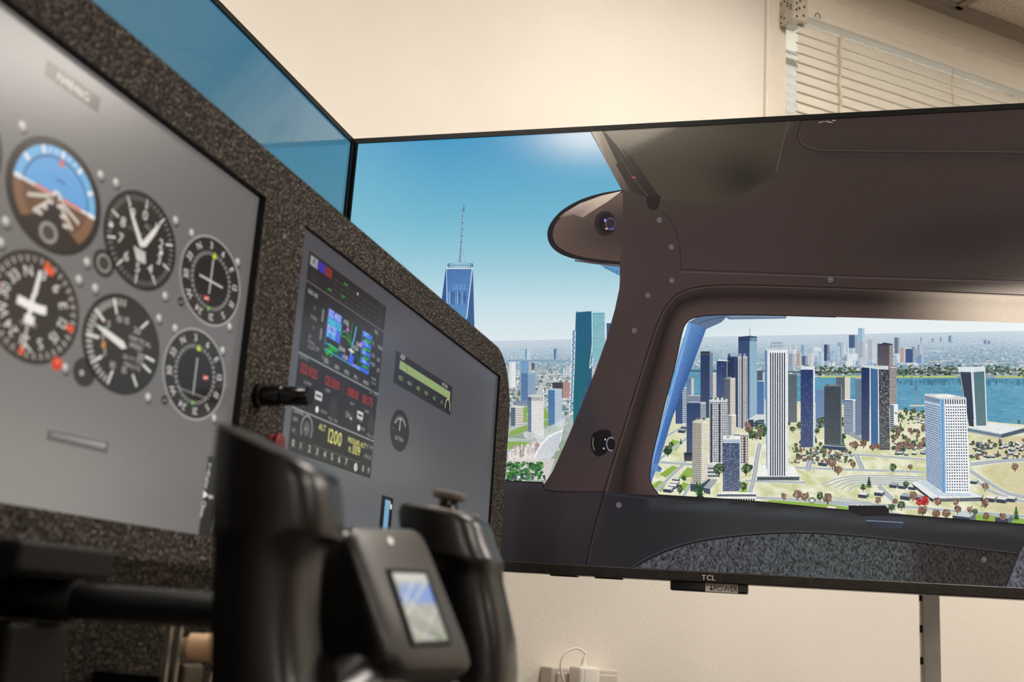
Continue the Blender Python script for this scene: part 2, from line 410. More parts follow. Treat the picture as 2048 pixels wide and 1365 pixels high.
# ------------------------------------------------------------------ outlet box and power adapter under the television
def wall_frame(px, py, off):
    p = on_wall(px, py, off); return (p-WO).dot(WU), p.z
s_a, z_a = wall_frame(1102, 1337, .045); s_b, z_b = wall_frame(1237, 1339, .045)
zt = (z_a+z_b)/2
ob = thing('wall_outlet', W((s_a+s_b)/2, 0, zt-.12), 'cream surface-mounted outlet box on the wall below the large television', 'outlet')
MB().wbox(s_a, s_b, 0, .045, zt-.12, zt, .004).build('housing', 'outlet_cream', ob)
MB().wbox(s_a+.012, s_b-.004, .045, .050, zt-.115, zt-.010, .003).build('face_plate', 'outlet_cream', ob)
for k in (.25, .78):
    sc_ = s_a+(s_b-s_a)*k
    sk = MB().lathe(W(sc_, .05, zt-.075), WN, [(0, .021), (.002, .021), (.002, .018), (.0005, .017)], 24).build('socket', 'outlet_cream', ob, True)
    hb = MB()
    for q in (-.007, .007): hb.lathe(W(sc_+q, .0508, zt-.075), WN, [(0, .0025), (.0008, .0025)], 10)
    hb.build('socket_hole', 'hole_black', sk)
s_c, z_c = wall_frame(1158, 1334, .09); s_d, z_d = wall_frame(1197, 1336, .09)
ad = thing('power_adapter', W((s_c+s_d)/2, .053, z_c-.085), 'white power adapter plugged into the outlet box, its cable looping over', 'power adapter')
MB().wbox(s_c-.002, s_d, .053, .098, z_c-.085, z_c, .005).build('adapter_body', 'white_plastic', ad, True)
MB().wbox(s_c+.0085, s_c+.0095, .0975, .0984, z_c-.08, z_c-.004).build('seam', 'stand_grey', ad)
for q in (-.007, .007): MB().tube([W((s_c+s_d)/2+q, .051, z_c-.06), W((s_c+s_d)/2+q, .060, z_c-.06)], .002, 8).build('plug_pin', 'screw_steel', ad, True)
sm = s_c+(s_d-s_c)*.42
rel = [(0, .0065), (.004, .0062), (.005, .0050), (.008, .0050), (.009, .0042), (.011, .0046), (.012, .0038), (.015, .0040), (.018, .0026)]
MB().lathe(W(sm, .075, z_c-.001), (0, 0, 1), rel, 16).build('strain_relief', 'wire_white', ad, True)
cp = [(1174, 1322), (1170, 1308), (1161, 1300), (1149, 1298), (1135, 1303), (1124, 1316), (1121, 1335), (1124, 1352), (1130, 1372), (1133, 1400), (1128, 1450)]
pts = [W(sm, .075, z_c+.016)]
for i, (x, y) in enumerate(cp[1:]): pts.append(on_wall(x, y, .075))
last = (pts[-1]-WO).dot(WU); pts += [W(last-.02, .06, .35), W(last-.10, .03, .02), W(last-.25, .06, .008)]
MB().tube(bez(pts, 8), .0021, 10).build('cable', 'wire_white', ad, True)

# ------------------------------------------------------------------ the two televisions, square to each other
XR = 1.70                                   # plane of the side television
TY0, TY1 = .7925, -.4165                    # its picture, from the corner towards the viewer
TZ0, TZ1 = CZ+.0820, CZ+.7715
YF = .8005                                  # plane of the front television
tv = thing('television', (XR+.04, (TY0+TY1)/2, TZ0-.04), 'large television showing a cockpit side window over a city skyline', 'television')
z_bot = TZ0-.0155; o_ = .0085
fr = MB()
fr.box((XR-.004, TY0, TZ0-.002), (XR+.03, TY0+o_, TZ1+o_)); fr.box((XR-.004, TY1-o_, TZ0-.002), (XR+.03, TY1, TZ1+o_))
fr.box((XR-.004, TY1, TZ1), (XR+.03, TY0, TZ1+o_))
fr.build('bezel', 'tv_bezel', tv)
MB().box((XR-.006, TY1-o_, z_bot), (XR+.03, TY0+o_, TZ0), .0015).build('bottom_bezel', 'tv_brushed', tv)
bk = MB().box((XR+.012, TY1-.004, z_bot+.004), (XR+.035, TY0+.004, TZ1+.004), .004)
bk.box((XR+.035, TY1+.15, z_bot+.03), (XR+.075, TY0-.15, z_bot+.42), .012)
bk.build('back_cover', 'tv_back', tv)
scr = MB().box((XR, TY1, TZ0), (XR+.010, TY0, TZ1)).build('screen', 'tv_glass', tv)

def tvmap(px, py, L):
    d = ray(px, py); p = CAM+d*(XR/d.x)
    return Vector((XR-.0003-L*.00003, min(TY0, max(TY1, p.y)), min(TZ1, max(TZ0, p.z))))
R3 = random.Random(11)
# ---- picture: sky
P = Sheet(tvmap)
def hy(x): return 682-(x-985)*.0185
SKY = [(285, C(72, 152, 194)), (380, C(98, 172, 202)), (450, C(118, 184, 207)), (540, C(158, 204, 218)), (610, C(196, 222, 230)), (690, C(222, 232, 236))]
def skyc(x, y):
    c = SKY[-1][1]
    for (y0, a), (y1, b) in zip(SKY, SKY[1:]):
        if y <= y1: c = mix(a, b, (y-y0)/(y1-y0)); break
    c = mix(c, C(150, 200, 214), .35*sstep(900, 640, x))
    g = math.exp(-(((x-1178)/105)**2+((y-268)/48)**2)); c = mix(c, C(226, 234, 240), .85*g)      # sun bloom in the simulated windscreen
    if x > 1290: c = mix(c, C(238, 243, 244), .75*sstep(1350, 1800, x))
    return c
P.field([(600, 240), (2420, 180), (2420, 720), (600, 720)], skyc, 26, 0)
P.build('sky_picture', 'screen_tv', scr)

# ---- picture: city
P = Sheet(tvmap)
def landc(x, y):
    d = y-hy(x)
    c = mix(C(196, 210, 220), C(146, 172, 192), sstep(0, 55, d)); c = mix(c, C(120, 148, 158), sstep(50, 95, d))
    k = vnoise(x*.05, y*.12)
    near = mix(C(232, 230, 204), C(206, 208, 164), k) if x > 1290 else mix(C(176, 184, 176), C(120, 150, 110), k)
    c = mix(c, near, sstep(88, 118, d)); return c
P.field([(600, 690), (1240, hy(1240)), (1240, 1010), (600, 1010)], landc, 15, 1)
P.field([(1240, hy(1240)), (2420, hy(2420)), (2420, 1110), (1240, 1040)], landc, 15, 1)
# far rooftops, shrinking towards the horizon
FAR = [C(212, 220, 226), C(176, 192, 206), C(128, 152, 178), C(98, 124, 152), C(92, 126, 118), C(84, 112, 96), C(150, 150, 146), C(226, 226, 222)]
def rooftops(n, x0, x1, depth, L):
    for i in range(n):
        x = R3.uniform(x0, x1); u = R3.random()**.8; d = 5+depth*u; s = d/90; y = hy(x)+d
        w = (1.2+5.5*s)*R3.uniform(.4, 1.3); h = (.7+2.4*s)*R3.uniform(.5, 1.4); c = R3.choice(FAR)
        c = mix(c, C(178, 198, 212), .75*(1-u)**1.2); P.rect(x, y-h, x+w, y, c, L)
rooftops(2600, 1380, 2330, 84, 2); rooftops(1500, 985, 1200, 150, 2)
for x0, x1 in ((1380, 2330),):
    for i in range(60):
        x = R3.uniform(x0, x1); d = R3.uniform(12, 80); l = R3.uniform(20, 70)
        P.line([(x, hy(x)+d), (x+l, hy(x+l)+d*R3.uniform(.98, 1.04))], .6+d/80, mix(C(190, 204, 214), C(214, 214, 200), d/80), 3)
# river
WT = C(86, 150, 184)
P.field([(1330, 742), (1395, 738), (1480, 744), (1640, 755), (1800, 757), (2060, 756), (2340, 760), (2340, 862), (2048, 850), (2000, 846), (1900, 834), (1830, 824), (1780, 818), (1640, 806), (1480, 796), (1330, 790)],
        lambda x, y: mix(C(74, 138, 172), C(104, 164, 190), vnoise(x*.09, y*.5)*.7+.2), 16, 4, 6)
for i in range(500):                                # reflections and ripples of the far bank
    x = R3.uniform(1790, 2330); P.rect(x, 757+R3.random()*10, x+R3.uniform(1, 5), 758+R3.random()*14, mix(WT, C(58, 98, 104), R3.uniform(.2, .8)), 5)
for i in range(420):
    x = R3.uniform(1400, 2330); y = R3.uniform(764, 832); P.rect(x, y, x+R3.uniform(3, 14), y+.8, mix(WT, C(132, 184, 206), R3.random()), 5)
P.rect(1990, 752, 2340, 757, C(176, 186, 122), 5); P.rect(1640, 752, 1915, 756, C(176, 196, 118), 5)
P.line([(1330, 742), (1640, 745), (1915, 746)], 3, C(82, 88, 92), 5); P.line([(1640, 741), (1915, 741)], 1.4, C(200, 200, 190), 5)
P.line([(1400, 752), (1372, 758)], 2, C(120, 132, 140), 6)
def blob(x, y, r, c, L, n=7, sq=.8):
    P.poly([(x+r*R3.uniform(.65, 1.1)*math.cos(2*math.pi*i/n), y+sq*r*R3.uniform(.65, 1.1)*math.sin(2*math.pi*i/n)) for i in range(n)], c, L)
GRN = [C(36, 74, 48), C(52, 96, 56), C(30, 56, 44), C(70, 112, 62)]; RED = [C(122, 92, 80), C(100, 76, 66), C(146, 120, 104), C(78, 60, 54)]; DRK = [C(60, 76, 62), C(44, 58, 52), C(86, 92, 74)]
for i in range(700):
    x = R3.uniform(1630, 2330); y = R3.gauss(742, 5); blob(x, min(y, 755), R3.uniform(1.5, 4.5), R3.choice(DRK+[C(70, 104, 76), C(110, 126, 104)]), 6, 6, .7)
def tree(x, y, h, kind, L):
    pal = {'g': GRN, 'r': RED, 'd': DRK, 'x': [C(176, 40, 48), C(150, 30, 40)]}[kind]
    P.rect(x-h*.04, y-h*.3, x+h*.04, y, C(60, 48, 40), L)
    if kind == 'g' and R3.random() < .5:
        for k in range(5): w = h*.28*(1-k*.17); P.poly([(x-w, y-h*(.1+.17*k)), (x+w, y-h*(.1+.17*k)), (x+w*.2, y-h*(.34+.17*k)), (x-w*.2, y-h*(.34+.17*k))], R3.choice(pal), L+1)
    else:
        blob(x, y-h*.55, h*.42, pal[0], L, 9, 1)
        for k in range(12): blob(x+R3.uniform(-.3, .3)*h, y-h*.55+R3.uniform(-.34, .3)*h, h*R3.uniform(.07, .16), mix(R3.choice(pal), C(214, 196, 176), R3.choice((0, .1, .35))), L+1, 6, .9)
ROAD = C(168, 176, 180); KERB = C(238, 238, 230)
def road(pts, w, L=7):
    p = bez2(pts, 6); P.line(p, w*1.35, KERB, L); P.line(p, w, ROAD, L+1); P.line(p, w*.08, C(206, 210, 206), L+2)
def patch(pts, c, L=6, k=.12):
    P.field(pts, lambda x, y: mix(c, C(126, 148, 78), vnoise(x*.11+3, y*.2)*k*5-.35), 9, L, 6)
DRY = C(222, 216, 178); GR = C(150, 178, 92); WHT = C(236, 236, 232)
# ground of the right-hand window
P.field([(1290, 905), (1510, 890), (1800, 868), (2340, 880), (2340, 1110), (1290, 1010)], lambda x, y: mix(mix(C(240, 238, 216), C(196, 200, 146), vnoise(x*.06, y*.14)*vnoise(x*.31, y*.5)*2.2), C(208, 198, 156), .8*sstep(1940, 2000, x)), 12, 6, 7)
for pts in ([(1318, 950), (1345, 932), (1358, 936), (1332, 956)], [(1355, 958), (1375, 935), (1385, 938), (1384, 955)], [(1303, 972), (1318, 962), (1335, 965), (1322, 985)], [(1330, 905), (1345, 880), (1366, 885), (1352, 902)], [(1352, 975), (1368, 965), (1383, 970), (1374, 985)], [(1540, 1000), (1700, 1012), (1700, 1024), (1530, 1008)], [(1940, 1026), (2060, 1040), (2060, 1052), (1935, 1040)], [(1480, 970), (1496, 965), (1494, 985), (1480, 985)]):
    patch(pts, C(140, 176, 76), 7)
road([(1318, 925), (1345, 927), (1385, 930), (1440, 934)], 5); road([(1305, 990), (1345, 950), (1372, 925)], 6); road([(1366, 995), (1384, 965)], 6)
road([(1318, 920), (1345, 900), (1375, 876)], 5); road([(1328, 876), (1352, 862), (1374, 850)], 4)
road([(1500, 986), (1508, 955), (1515, 910), (1520, 888)], 9); road([(1490, 962), (1540, 964), (1612, 966)], 4); road([(1510, 996), (1600, 1001), (1700, 1012), (1800, 1030)], 5)
road([(1616, 942), (1618, 930), (1622, 918)], 12); road([(1590, 936), (1700, 940), (1850, 945)], 4); road([(1712, 910), (1725, 940)], 10)
road([(1650, 912), (1710, 910), (1850, 920)], 4); road([(1940, 930), (1990, 924), (2060, 920), (2340, 915)], 7)
road([(1940, 942), (1975, 965), (2010, 985), (2048, 995), (2340, 1060)], 7); road([(1955, 965), (1985, 985), (2060, 1008)], 5)
for k in range(5): road([(1640+k*14, 970+k*3.2), (1690+k*6, 955+k*4), (1760, 952+k*4.2), (1850, 955+k*4)], 2.6, 8)
for k in range(9): road([(1660+k*9, 992+k*1.5), (1690+k*12, 1010+k*1.2)], 1.6, 8)
road([(1757, 972), (1790, 1005)], 9); road([(1650, 1003), (1780, 1012), (1900, 1022), (2048, 1034), (2340, 1060)], 5)
P.disc(1624, 1001, 8, 6, C(120, 128, 128), 9); P.disc(1624, 1002, 4, 3, C(226, 224, 210), 10)

# ---- buildings
def q4(x0, x1, y0, y1, u0, u1, v0, v1, lean=0, sk=0):
    def p(u, v): x = x0+(x1-x0)*u; y = y0+(y1-y0)*v+sk*(u)*(1-v); return (x+lean*v, y)
    return [p(u0, v0), p(u1, v0), p(u1, v1), p(u0, v1)]
def face(x0, x1, y0, y1, c, rows, cols, wc, L, fw=.6, fh=.55, lean=0, sk=0, mode='grid', top=.03, bot=.02, jit=.25):
    P.poly(q4(x0, x1, y0, y1, 0, 1, 0, 1, lean, sk), [mix(c, C(200, 214, 226), .0), c, mix(c, C(255, 255, 255), .06), mix(c, C(255, 255, 255), .06)], L)
    H = 1-top-bot
    if mode == 'h':
        for r in range(rows): v = top+H*(r+.5-fh/2)/rows; P.poly(q4(x0, x1, y0, y1, .02, .98, v, v+H*fh/rows, lean, sk), wc, L+1)
    elif mode == 'v':
        for k in range(cols): u = (k+.5-fw/2)/cols; P.poly(q4(x0, x1, y0, y1, u, u+fw/cols, top, 1-bot, lean, sk), wc, L+1)
    else:
        for r in range(rows):
            for k in range(cols):
                u = (k+.5-fw/2)/cols; v = top+H*(r+.5-fh/2)/rows
                if mode == 'rand' and R3.random() > .62: continue
                P.poly(q4(x0, x1, y0, y1, u, u+fw/cols, v, v+H*fh/rows, lean, sk), mix(wc, c, R3.random()*jit) if mode != 'rand' else mix(wc, c, R3.random()*.9), L+1)
Q = lambda z: 1300+z/3.4125
V = lambda z: 620+z/3.4125
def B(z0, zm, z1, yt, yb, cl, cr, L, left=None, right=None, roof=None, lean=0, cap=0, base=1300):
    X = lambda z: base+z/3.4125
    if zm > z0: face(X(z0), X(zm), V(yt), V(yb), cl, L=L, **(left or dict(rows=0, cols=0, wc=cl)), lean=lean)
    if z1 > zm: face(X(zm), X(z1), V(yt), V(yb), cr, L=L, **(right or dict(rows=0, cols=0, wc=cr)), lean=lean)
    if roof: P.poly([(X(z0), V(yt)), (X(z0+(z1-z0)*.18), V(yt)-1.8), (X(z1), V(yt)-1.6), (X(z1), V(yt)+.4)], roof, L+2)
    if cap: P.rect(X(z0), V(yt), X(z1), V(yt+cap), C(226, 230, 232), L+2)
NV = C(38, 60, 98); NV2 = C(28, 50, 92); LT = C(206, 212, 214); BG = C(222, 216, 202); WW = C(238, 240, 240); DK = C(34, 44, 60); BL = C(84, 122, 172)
def g(rows, cols, wc, **k): return dict(rows=rows, cols=cols, wc=wc, **k)
# far mid-rise clusters beyond the river
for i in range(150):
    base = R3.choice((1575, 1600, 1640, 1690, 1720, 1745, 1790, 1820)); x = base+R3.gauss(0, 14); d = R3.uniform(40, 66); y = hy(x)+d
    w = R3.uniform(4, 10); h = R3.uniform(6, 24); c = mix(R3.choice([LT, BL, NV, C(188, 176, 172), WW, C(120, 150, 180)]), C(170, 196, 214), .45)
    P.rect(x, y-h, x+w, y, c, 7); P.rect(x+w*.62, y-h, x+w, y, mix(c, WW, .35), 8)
for z0, z1, yt, yb, c in ((232, 277, 125, 330, C(150, 186, 212)), (170, 230, 173, 300, C(74, 96, 136)), (298, 345, 203, 340, C(178, 184, 196)), (480, 518, 190, 300, C(110, 118, 142)), (848, 876, 177, 222, C(120, 150, 182)), (735, 752, 194, 220, C(132, 158, 186)), (790, 806, 186, 220, C(132, 158, 186)), (657, 672, 188, 222, C(142, 166, 192)), (0, 38, 238, 350, C(60, 78, 116)), (70, 108, 250, 350, C(180, 204, 216)), (160, 218, 262, 340, C(214, 226, 234)), (240, 280, 222, 330, C(186, 170, 168)), (520, 556, 258, 360, C(180, 164, 160)), (556, 632, 268, 362, C(62, 88, 132)), (632, 682, 322, 368, C(120, 154, 190)), (40, 70, 300, 362, C(124, 160, 190)), (1090, 1112, 206, 234, C(110, 140, 176)), (1116, 1140, 212, 236, C(118, 146, 180))):
    P.rect(1648+z0/3.4125, V(yt), 1648+z1/3.4125, V(yb), c, 9); P.rect(1648+(z0+(z1-z0)*.66)/3.4125, V(yt), 1648+z1/3.4125, V(yb), mix(c, WW, .45), 10)
    for k in range(int((yb-yt)/9)): P.rect(1648+z0/3.4125, V(yt+9*k+4), 1648+z1/3.4125, V(yt+9*k+6), mix(c, C(60, 84, 120), .35), 11)
for z0, z1, yt, yb, c in ((945, 990, 300, 390, C(150, 158, 172)), (998, 1036, 296, 386, C(176, 164, 158)), (1036, 1076, 316, 380, C(78, 100, 132)), (1078, 1118, 296, 384, C(198, 202, 206)), (1145, 1188, 284, 376, C(168, 196, 214)), (1205, 1246, 296, 352, C(128, 162, 196)), (1188, 1224, 238, 348, C(58, 76, 112)), (1262, 1296, 280, 362, C(150, 178, 204)), (476, 510, 276, 322, C(166, 190, 206)), (1280, 1322, 224, 330, C(140, 172, 196))):
    P.rect(Q(z0), V(yt), Q(z1), V(yb), c, 9); P.rect(Q(z0+(z1-z0)*.6), V(yt), Q(z1), V(yb), mix(c, WW, .4), 10)
    for k in range(int((yb-yt)/8)): P.rect(Q(z0), V(yt+8*k+3), Q(z1), V(yt+8*k+5), mix(c, C(60, 84, 120), .35), 11)
# right of the strut, back to front
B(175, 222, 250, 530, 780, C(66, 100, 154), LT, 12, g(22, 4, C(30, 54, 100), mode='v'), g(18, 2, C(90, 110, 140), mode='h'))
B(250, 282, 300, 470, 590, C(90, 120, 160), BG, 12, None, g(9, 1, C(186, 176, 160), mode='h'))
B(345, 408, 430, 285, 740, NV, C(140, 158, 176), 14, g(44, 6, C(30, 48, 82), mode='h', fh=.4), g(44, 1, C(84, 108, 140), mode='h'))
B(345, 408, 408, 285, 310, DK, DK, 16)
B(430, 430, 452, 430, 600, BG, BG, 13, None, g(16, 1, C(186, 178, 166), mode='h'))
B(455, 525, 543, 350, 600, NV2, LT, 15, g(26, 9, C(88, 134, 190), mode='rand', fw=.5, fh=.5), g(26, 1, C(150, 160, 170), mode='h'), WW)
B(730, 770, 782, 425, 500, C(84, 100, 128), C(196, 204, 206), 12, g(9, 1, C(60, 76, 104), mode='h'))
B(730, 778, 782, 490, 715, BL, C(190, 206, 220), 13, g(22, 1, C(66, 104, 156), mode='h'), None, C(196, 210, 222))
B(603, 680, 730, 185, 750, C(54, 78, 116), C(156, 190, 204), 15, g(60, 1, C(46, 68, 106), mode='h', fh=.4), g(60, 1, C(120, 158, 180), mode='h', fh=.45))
P.poly([(Q(603), V(215)), (Q(603), V(186)), (Q(680), V(178)), (Q(730), V(184)), (Q(730), V(216)), (Q(680), V(212))], C(42, 62, 96), 17)
P.rect(Q(684), V(190), Q(728), V(214), C(110, 140, 160), 18)
P.line([(Q(681), V(122)), (Q(681), V(182))], .9, C(110, 134, 160), 16)
B(668, 668, 780, 750, 800, C(64, 84, 112), C(110, 132, 152), 17, None, g(3, 1, C(44, 60, 86), mode='h'))
P.poly([(Q(668), V(752)), (Q(722), V(716)), (Q(780), V(716)), (Q(780), V(738)), (Q(706), V(768)), (Q(668), V(768))], C(206, 214, 214), 18)
P.poly([(Q(668), V(752)), (Q(706), V(752)), (Q(706), V(815)), (Q(668), V(800))], C(44, 60, 84), 19)
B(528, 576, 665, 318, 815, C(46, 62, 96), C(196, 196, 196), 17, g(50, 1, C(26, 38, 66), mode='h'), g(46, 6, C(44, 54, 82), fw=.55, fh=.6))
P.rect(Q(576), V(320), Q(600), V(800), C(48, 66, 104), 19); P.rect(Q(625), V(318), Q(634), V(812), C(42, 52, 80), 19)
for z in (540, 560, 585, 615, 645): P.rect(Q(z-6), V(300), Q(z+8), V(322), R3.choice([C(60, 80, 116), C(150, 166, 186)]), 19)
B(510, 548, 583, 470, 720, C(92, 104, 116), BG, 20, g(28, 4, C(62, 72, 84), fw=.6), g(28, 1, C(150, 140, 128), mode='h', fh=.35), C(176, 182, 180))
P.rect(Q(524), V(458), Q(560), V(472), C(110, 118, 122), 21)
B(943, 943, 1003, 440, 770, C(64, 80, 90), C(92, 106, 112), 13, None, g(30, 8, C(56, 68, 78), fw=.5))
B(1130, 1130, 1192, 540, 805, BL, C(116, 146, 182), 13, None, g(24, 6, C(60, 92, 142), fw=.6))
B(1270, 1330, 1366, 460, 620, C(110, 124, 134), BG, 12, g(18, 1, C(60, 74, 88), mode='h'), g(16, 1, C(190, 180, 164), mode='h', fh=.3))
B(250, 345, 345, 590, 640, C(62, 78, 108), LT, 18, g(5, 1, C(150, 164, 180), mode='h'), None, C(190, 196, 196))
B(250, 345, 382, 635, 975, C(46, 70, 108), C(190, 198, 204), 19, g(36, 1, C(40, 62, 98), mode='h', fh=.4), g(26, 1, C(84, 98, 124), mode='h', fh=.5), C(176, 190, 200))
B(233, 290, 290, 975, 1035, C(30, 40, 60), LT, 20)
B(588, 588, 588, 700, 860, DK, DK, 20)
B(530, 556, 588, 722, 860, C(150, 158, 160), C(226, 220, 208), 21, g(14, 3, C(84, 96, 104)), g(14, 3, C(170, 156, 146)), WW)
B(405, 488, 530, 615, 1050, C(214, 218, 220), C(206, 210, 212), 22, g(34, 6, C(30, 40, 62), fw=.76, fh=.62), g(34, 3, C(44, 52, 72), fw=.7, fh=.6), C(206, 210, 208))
P.rect(Q(414), V(640), Q(424), V(1045), C(34, 44, 66), 24); P.rect(Q(470), V(640), Q(480), V(1045), C(34, 44, 66), 24)
for z in (412, 440, 470, 500): P.rect(Q(z), V(600), Q(z+16), V(618), C(70, 84, 106), 24)
B(290, 352, 395, 762, 1195, C(176, 172, 160), C(232, 226, 210), 25, g(30, 8, C(86, 84, 82), fw=.62, fh=.5), g(30, 5, C(140, 128, 116), fw=.5, fh=.45), C(196, 194, 184), lean=-.6)
P.poly([(Q(290), V(768)), (Q(325), V(742)), (Q(395), V(748)), (Q(352), V(778))], C(206, 202, 190), 27); P.rect(Q(318), V(738), Q(345), V(752), C(110, 108, 102), 28); P.rect(Q(360), V(740), Q(376), V(752), C(84, 84, 84), 28)
P.poly([(Q(276), V(1190)), (Q(352), V(1190)), (Q(410), V(1150)), (Q(412), V(1180)), (Q(360), V(1240)), (Q(276), V(1240))], C(62, 72, 86), 26); P.poly([(Q(276), V(1190)), (Q(352), V(1192)), (Q(412), V(1150)), (Q(390), V(1150)), (Q(345), V(1180))], C(196, 196, 188), 27)
P.poly([(Q(365), V(1215)), (Q(420), V(1155)), (Q(465), V(1160)), (Q(412), V(1225))], C(160, 168, 172), 27); P.poly([(Q(365), V(1215)), (Q(412), V(1225)), (Q(412), V(1262)), (Q(368), V(1250))], C(70, 84, 96), 27)
for k in range(3): P.rect(Q(392), V(1065+26*k), Q(470), V(1078+26*k), C(200, 204, 204), 21); P.rect(Q(392), V(1078+26*k), Q(470), V(1090+26*k), C(84, 96, 108), 21)
B(570, 617, 672, 850, 1055, C(140, 140, 140), C(198, 192, 182), 26, None, g(11, 4, C(58, 60, 70), fw=.6, fh=.5), WW)
P.rect(Q(640), V(868), Q(650), V(1050), C(70, 72, 80), 28)
B(497, 617, 617, 905, 1240, C(56, 72, 104), LT, 29, g(26, 13, C(158, 176, 204), mode='rand', fw=.7, fh=.42))
P.rect(Q(497), V(885), Q(617), V(912), C(178, 190, 202), 31); P.poly([(Q(497), V(886)), (Q(500), V(862)), (Q(617), V(862)), (Q(617), V(886))], C(232, 234, 232), 31); P.rect(Q(520), V(866), Q(545), V(876), C(150, 156, 156), 32)
P.rect(Q(612), V(886), Q(620), V(1240), C(206, 214, 222), 31)
P.poly([(Q(458), V(1248)), (Q(725), V(1248)), (Q(725), V(1262)), (Q(458), V(1262))], C(240, 240, 236), 30); P.rect(Q(458), V(1260), Q(725), V(1276), C(90, 100, 112), 30); P.rect(Q(458), V(1276), Q(725), V(1290), C(232, 232, 226), 30)
for k in range(15): P.rect(Q(466+k*17), V(1290), Q(477+k*17), V(1308), C(60, 66, 74), 30)
# white striped tower
face(Q(785), Q(800), V(275), V(1085), C(92, 122, 164), 0, 0, NV, 24, lean=3)
face(Q(800), Q(942), V(272), V(1135), C(232, 236, 240), 0, 9, C(30, 38, 54), 25, fw=.52, mode='v', top=.026, bot=.0, lean=0)
P.rect(Q(800), V(272), Q(818), V(1135), C(214, 224, 236), 27); P.rect(Q(925), V(272), Q(942), V(1135), C(226, 232, 238), 27)
P.poly([(Q(785), V(276)), (Q(792), V(266)), (Q(940), V(268)), (Q(942), V(276)), (Q(800), V(280))], C(196, 204, 210), 27)
P.line([(Q(828), V(264)), (Q(828), V(224)), (Q(903), V(224)), (Q(903), V(264))], .8, C(84, 96, 110), 16)
for z in (850, 870, 885): P.line([(Q(z), V(264)), (Q(z), V(222))], .7, C(84, 96, 110), 16)
for z in (232, 248): P.line([(Q(828), V(z)), (Q(903), V(z))], .6, C(84, 96, 110), 16)
P.poly([(Q(730), V(1138)), (Q(750), V(1064)), (Q(790), V(1064)), (Q(800), V(1134)), (Q(942), V(1134)), (Q(944), V(1070)), (Q(985), V(1070)), (Q(1020), V(1142)), (Q(1020), V(1150)), (Q(730), V(1146))], C(240, 240, 234), 23)
P.rect(Q(730), V(1140), Q(1020), V(1166), C(110, 120, 128), 24)
for k in range(24): P.rect(Q(736+k*11.8), V(1146), Q(744+k*11.8), V(1162), C(48, 56, 66), 25)
# navy and dark towers by the water
B(1028, 1113, 1126, 395, 940, C(24, 48, 100), C(206, 216, 226), 20, g(52, 10, C(110, 150, 204), mode='rand', fw=.45, fh=.4, top=.04), None)
P.poly([(Q(1028), V(410)), (Q(1030), V(388)), (Q(1124), V(386)), (Q(1126), V(410))], C(218, 224, 228), 22); P.rect(Q(1060), V(378), Q(1086), V(388), C(110, 124, 140), 21)
B(1190, 1302, 1310, 520, 925, C(70, 80, 90), C(130, 138, 140), 22, g(40, 12, C(32, 42, 54), fw=.62, fh=.66), None)
P.rect(Q(1190), V(514), Q(1306), V(522), C(120, 128, 130), 24); P.rect(Q(1205), V(508), Q(1222), V(516), C(84, 92, 96), 24)
P.poly([(Q(1180), V(925)), (Q(1330), V(925)), (Q(1330), V(966)), (Q(1180), V(945))], C(52, 72, 100), 22); P.line([(Q(1180), V(926)), (Q(1330), V(936))], 1.6, C(178, 186, 190), 25)
BB = dict(base=1648)
B(135, 198, 216, 618, 850, C(60, 84, 122), C(214, 222, 228), 17, g(20, 1, C(196, 208, 220), mode='h', fh=.35), g(20, 1, C(110, 128, 152), mode='h', fh=.35), WW, **BB)
B(213, 213, 262, 470, 860, C(96, 118, 142), C(112, 136, 160), 18, None, g(34, 6, C(58, 82, 116), fw=.6), C(186, 192, 194), **BB)
P.poly([(1648+160/3.4125, V(850)), (1648+200/3.4125, V(835)), (1648+268/3.4125, V(880)), (1648+240/3.4125, V(896))], C(150, 160, 164), 18)
B(365, 446, 472, 232, 395, C(66, 62, 76), C(190, 182, 176), 15, g(16, 1, C(96, 92, 104), mode='h', fh=.28), g(16, 1, C(96, 88, 92), mode='h', fh=.5), **BB)
P.poly([(1648+365/3.4125, V(240)), (1648+412/3.4125, V(224)), (1648+472/3.4125, V(236)), (1648+446/3.4125, V(246))], C(56, 60, 80), 17)
B(365, 448, 495, 390, 660, C(66, 62, 76), C(196, 188, 180), 15, g(26, 1, C(96, 92, 104), mode='h', fh=.28), g(26, 1, C(86, 80, 90), mode='h', fh=.5), **BB)
B(450, 476, 505, 652, 830, C(44, 62, 92), C(232, 234, 232), 16, g(12, 1, C(196, 208, 218), mode='h', fh=.3), None, WW, **BB)
B(255, 310, 310, 392, 900, C(26, 46, 88), LT, 21, g(48, 6, C(44, 72, 120), mode='rand', fw=.5, fh=.5), **BB)
P.poly([(1648+310/3.4125, V(392)), (1648+365/3.4125, V(392)), (1648+370/3.4125, V(930)), (1648+316/3.4125, V(922))], C(62, 104, 150), 21)
face(1648+365/3.4125, 1648+440/3.4125, V(400), V(958), C(44, 48, 60), 50, 11, C(196, 200, 204), 21, fw=.75, fh=.4, mode='rand', lean=3)
for z in (314, 370): P.line([(1648+z/3.4125, V(392)), (1648+(z+4)/3.4125, V(940))], 1.8, C(226, 230, 234), 23)
P.poly([(1648+255/3.4125, V(394)), (1648+262/3.4125, V(380)), (1648+440/3.4125, V(384)), (1648+440/3.4125, V(410)), (1648+365/3.4125, V(408)), (1648+310/3.4125, V(398))], C(204, 212, 216), 23)
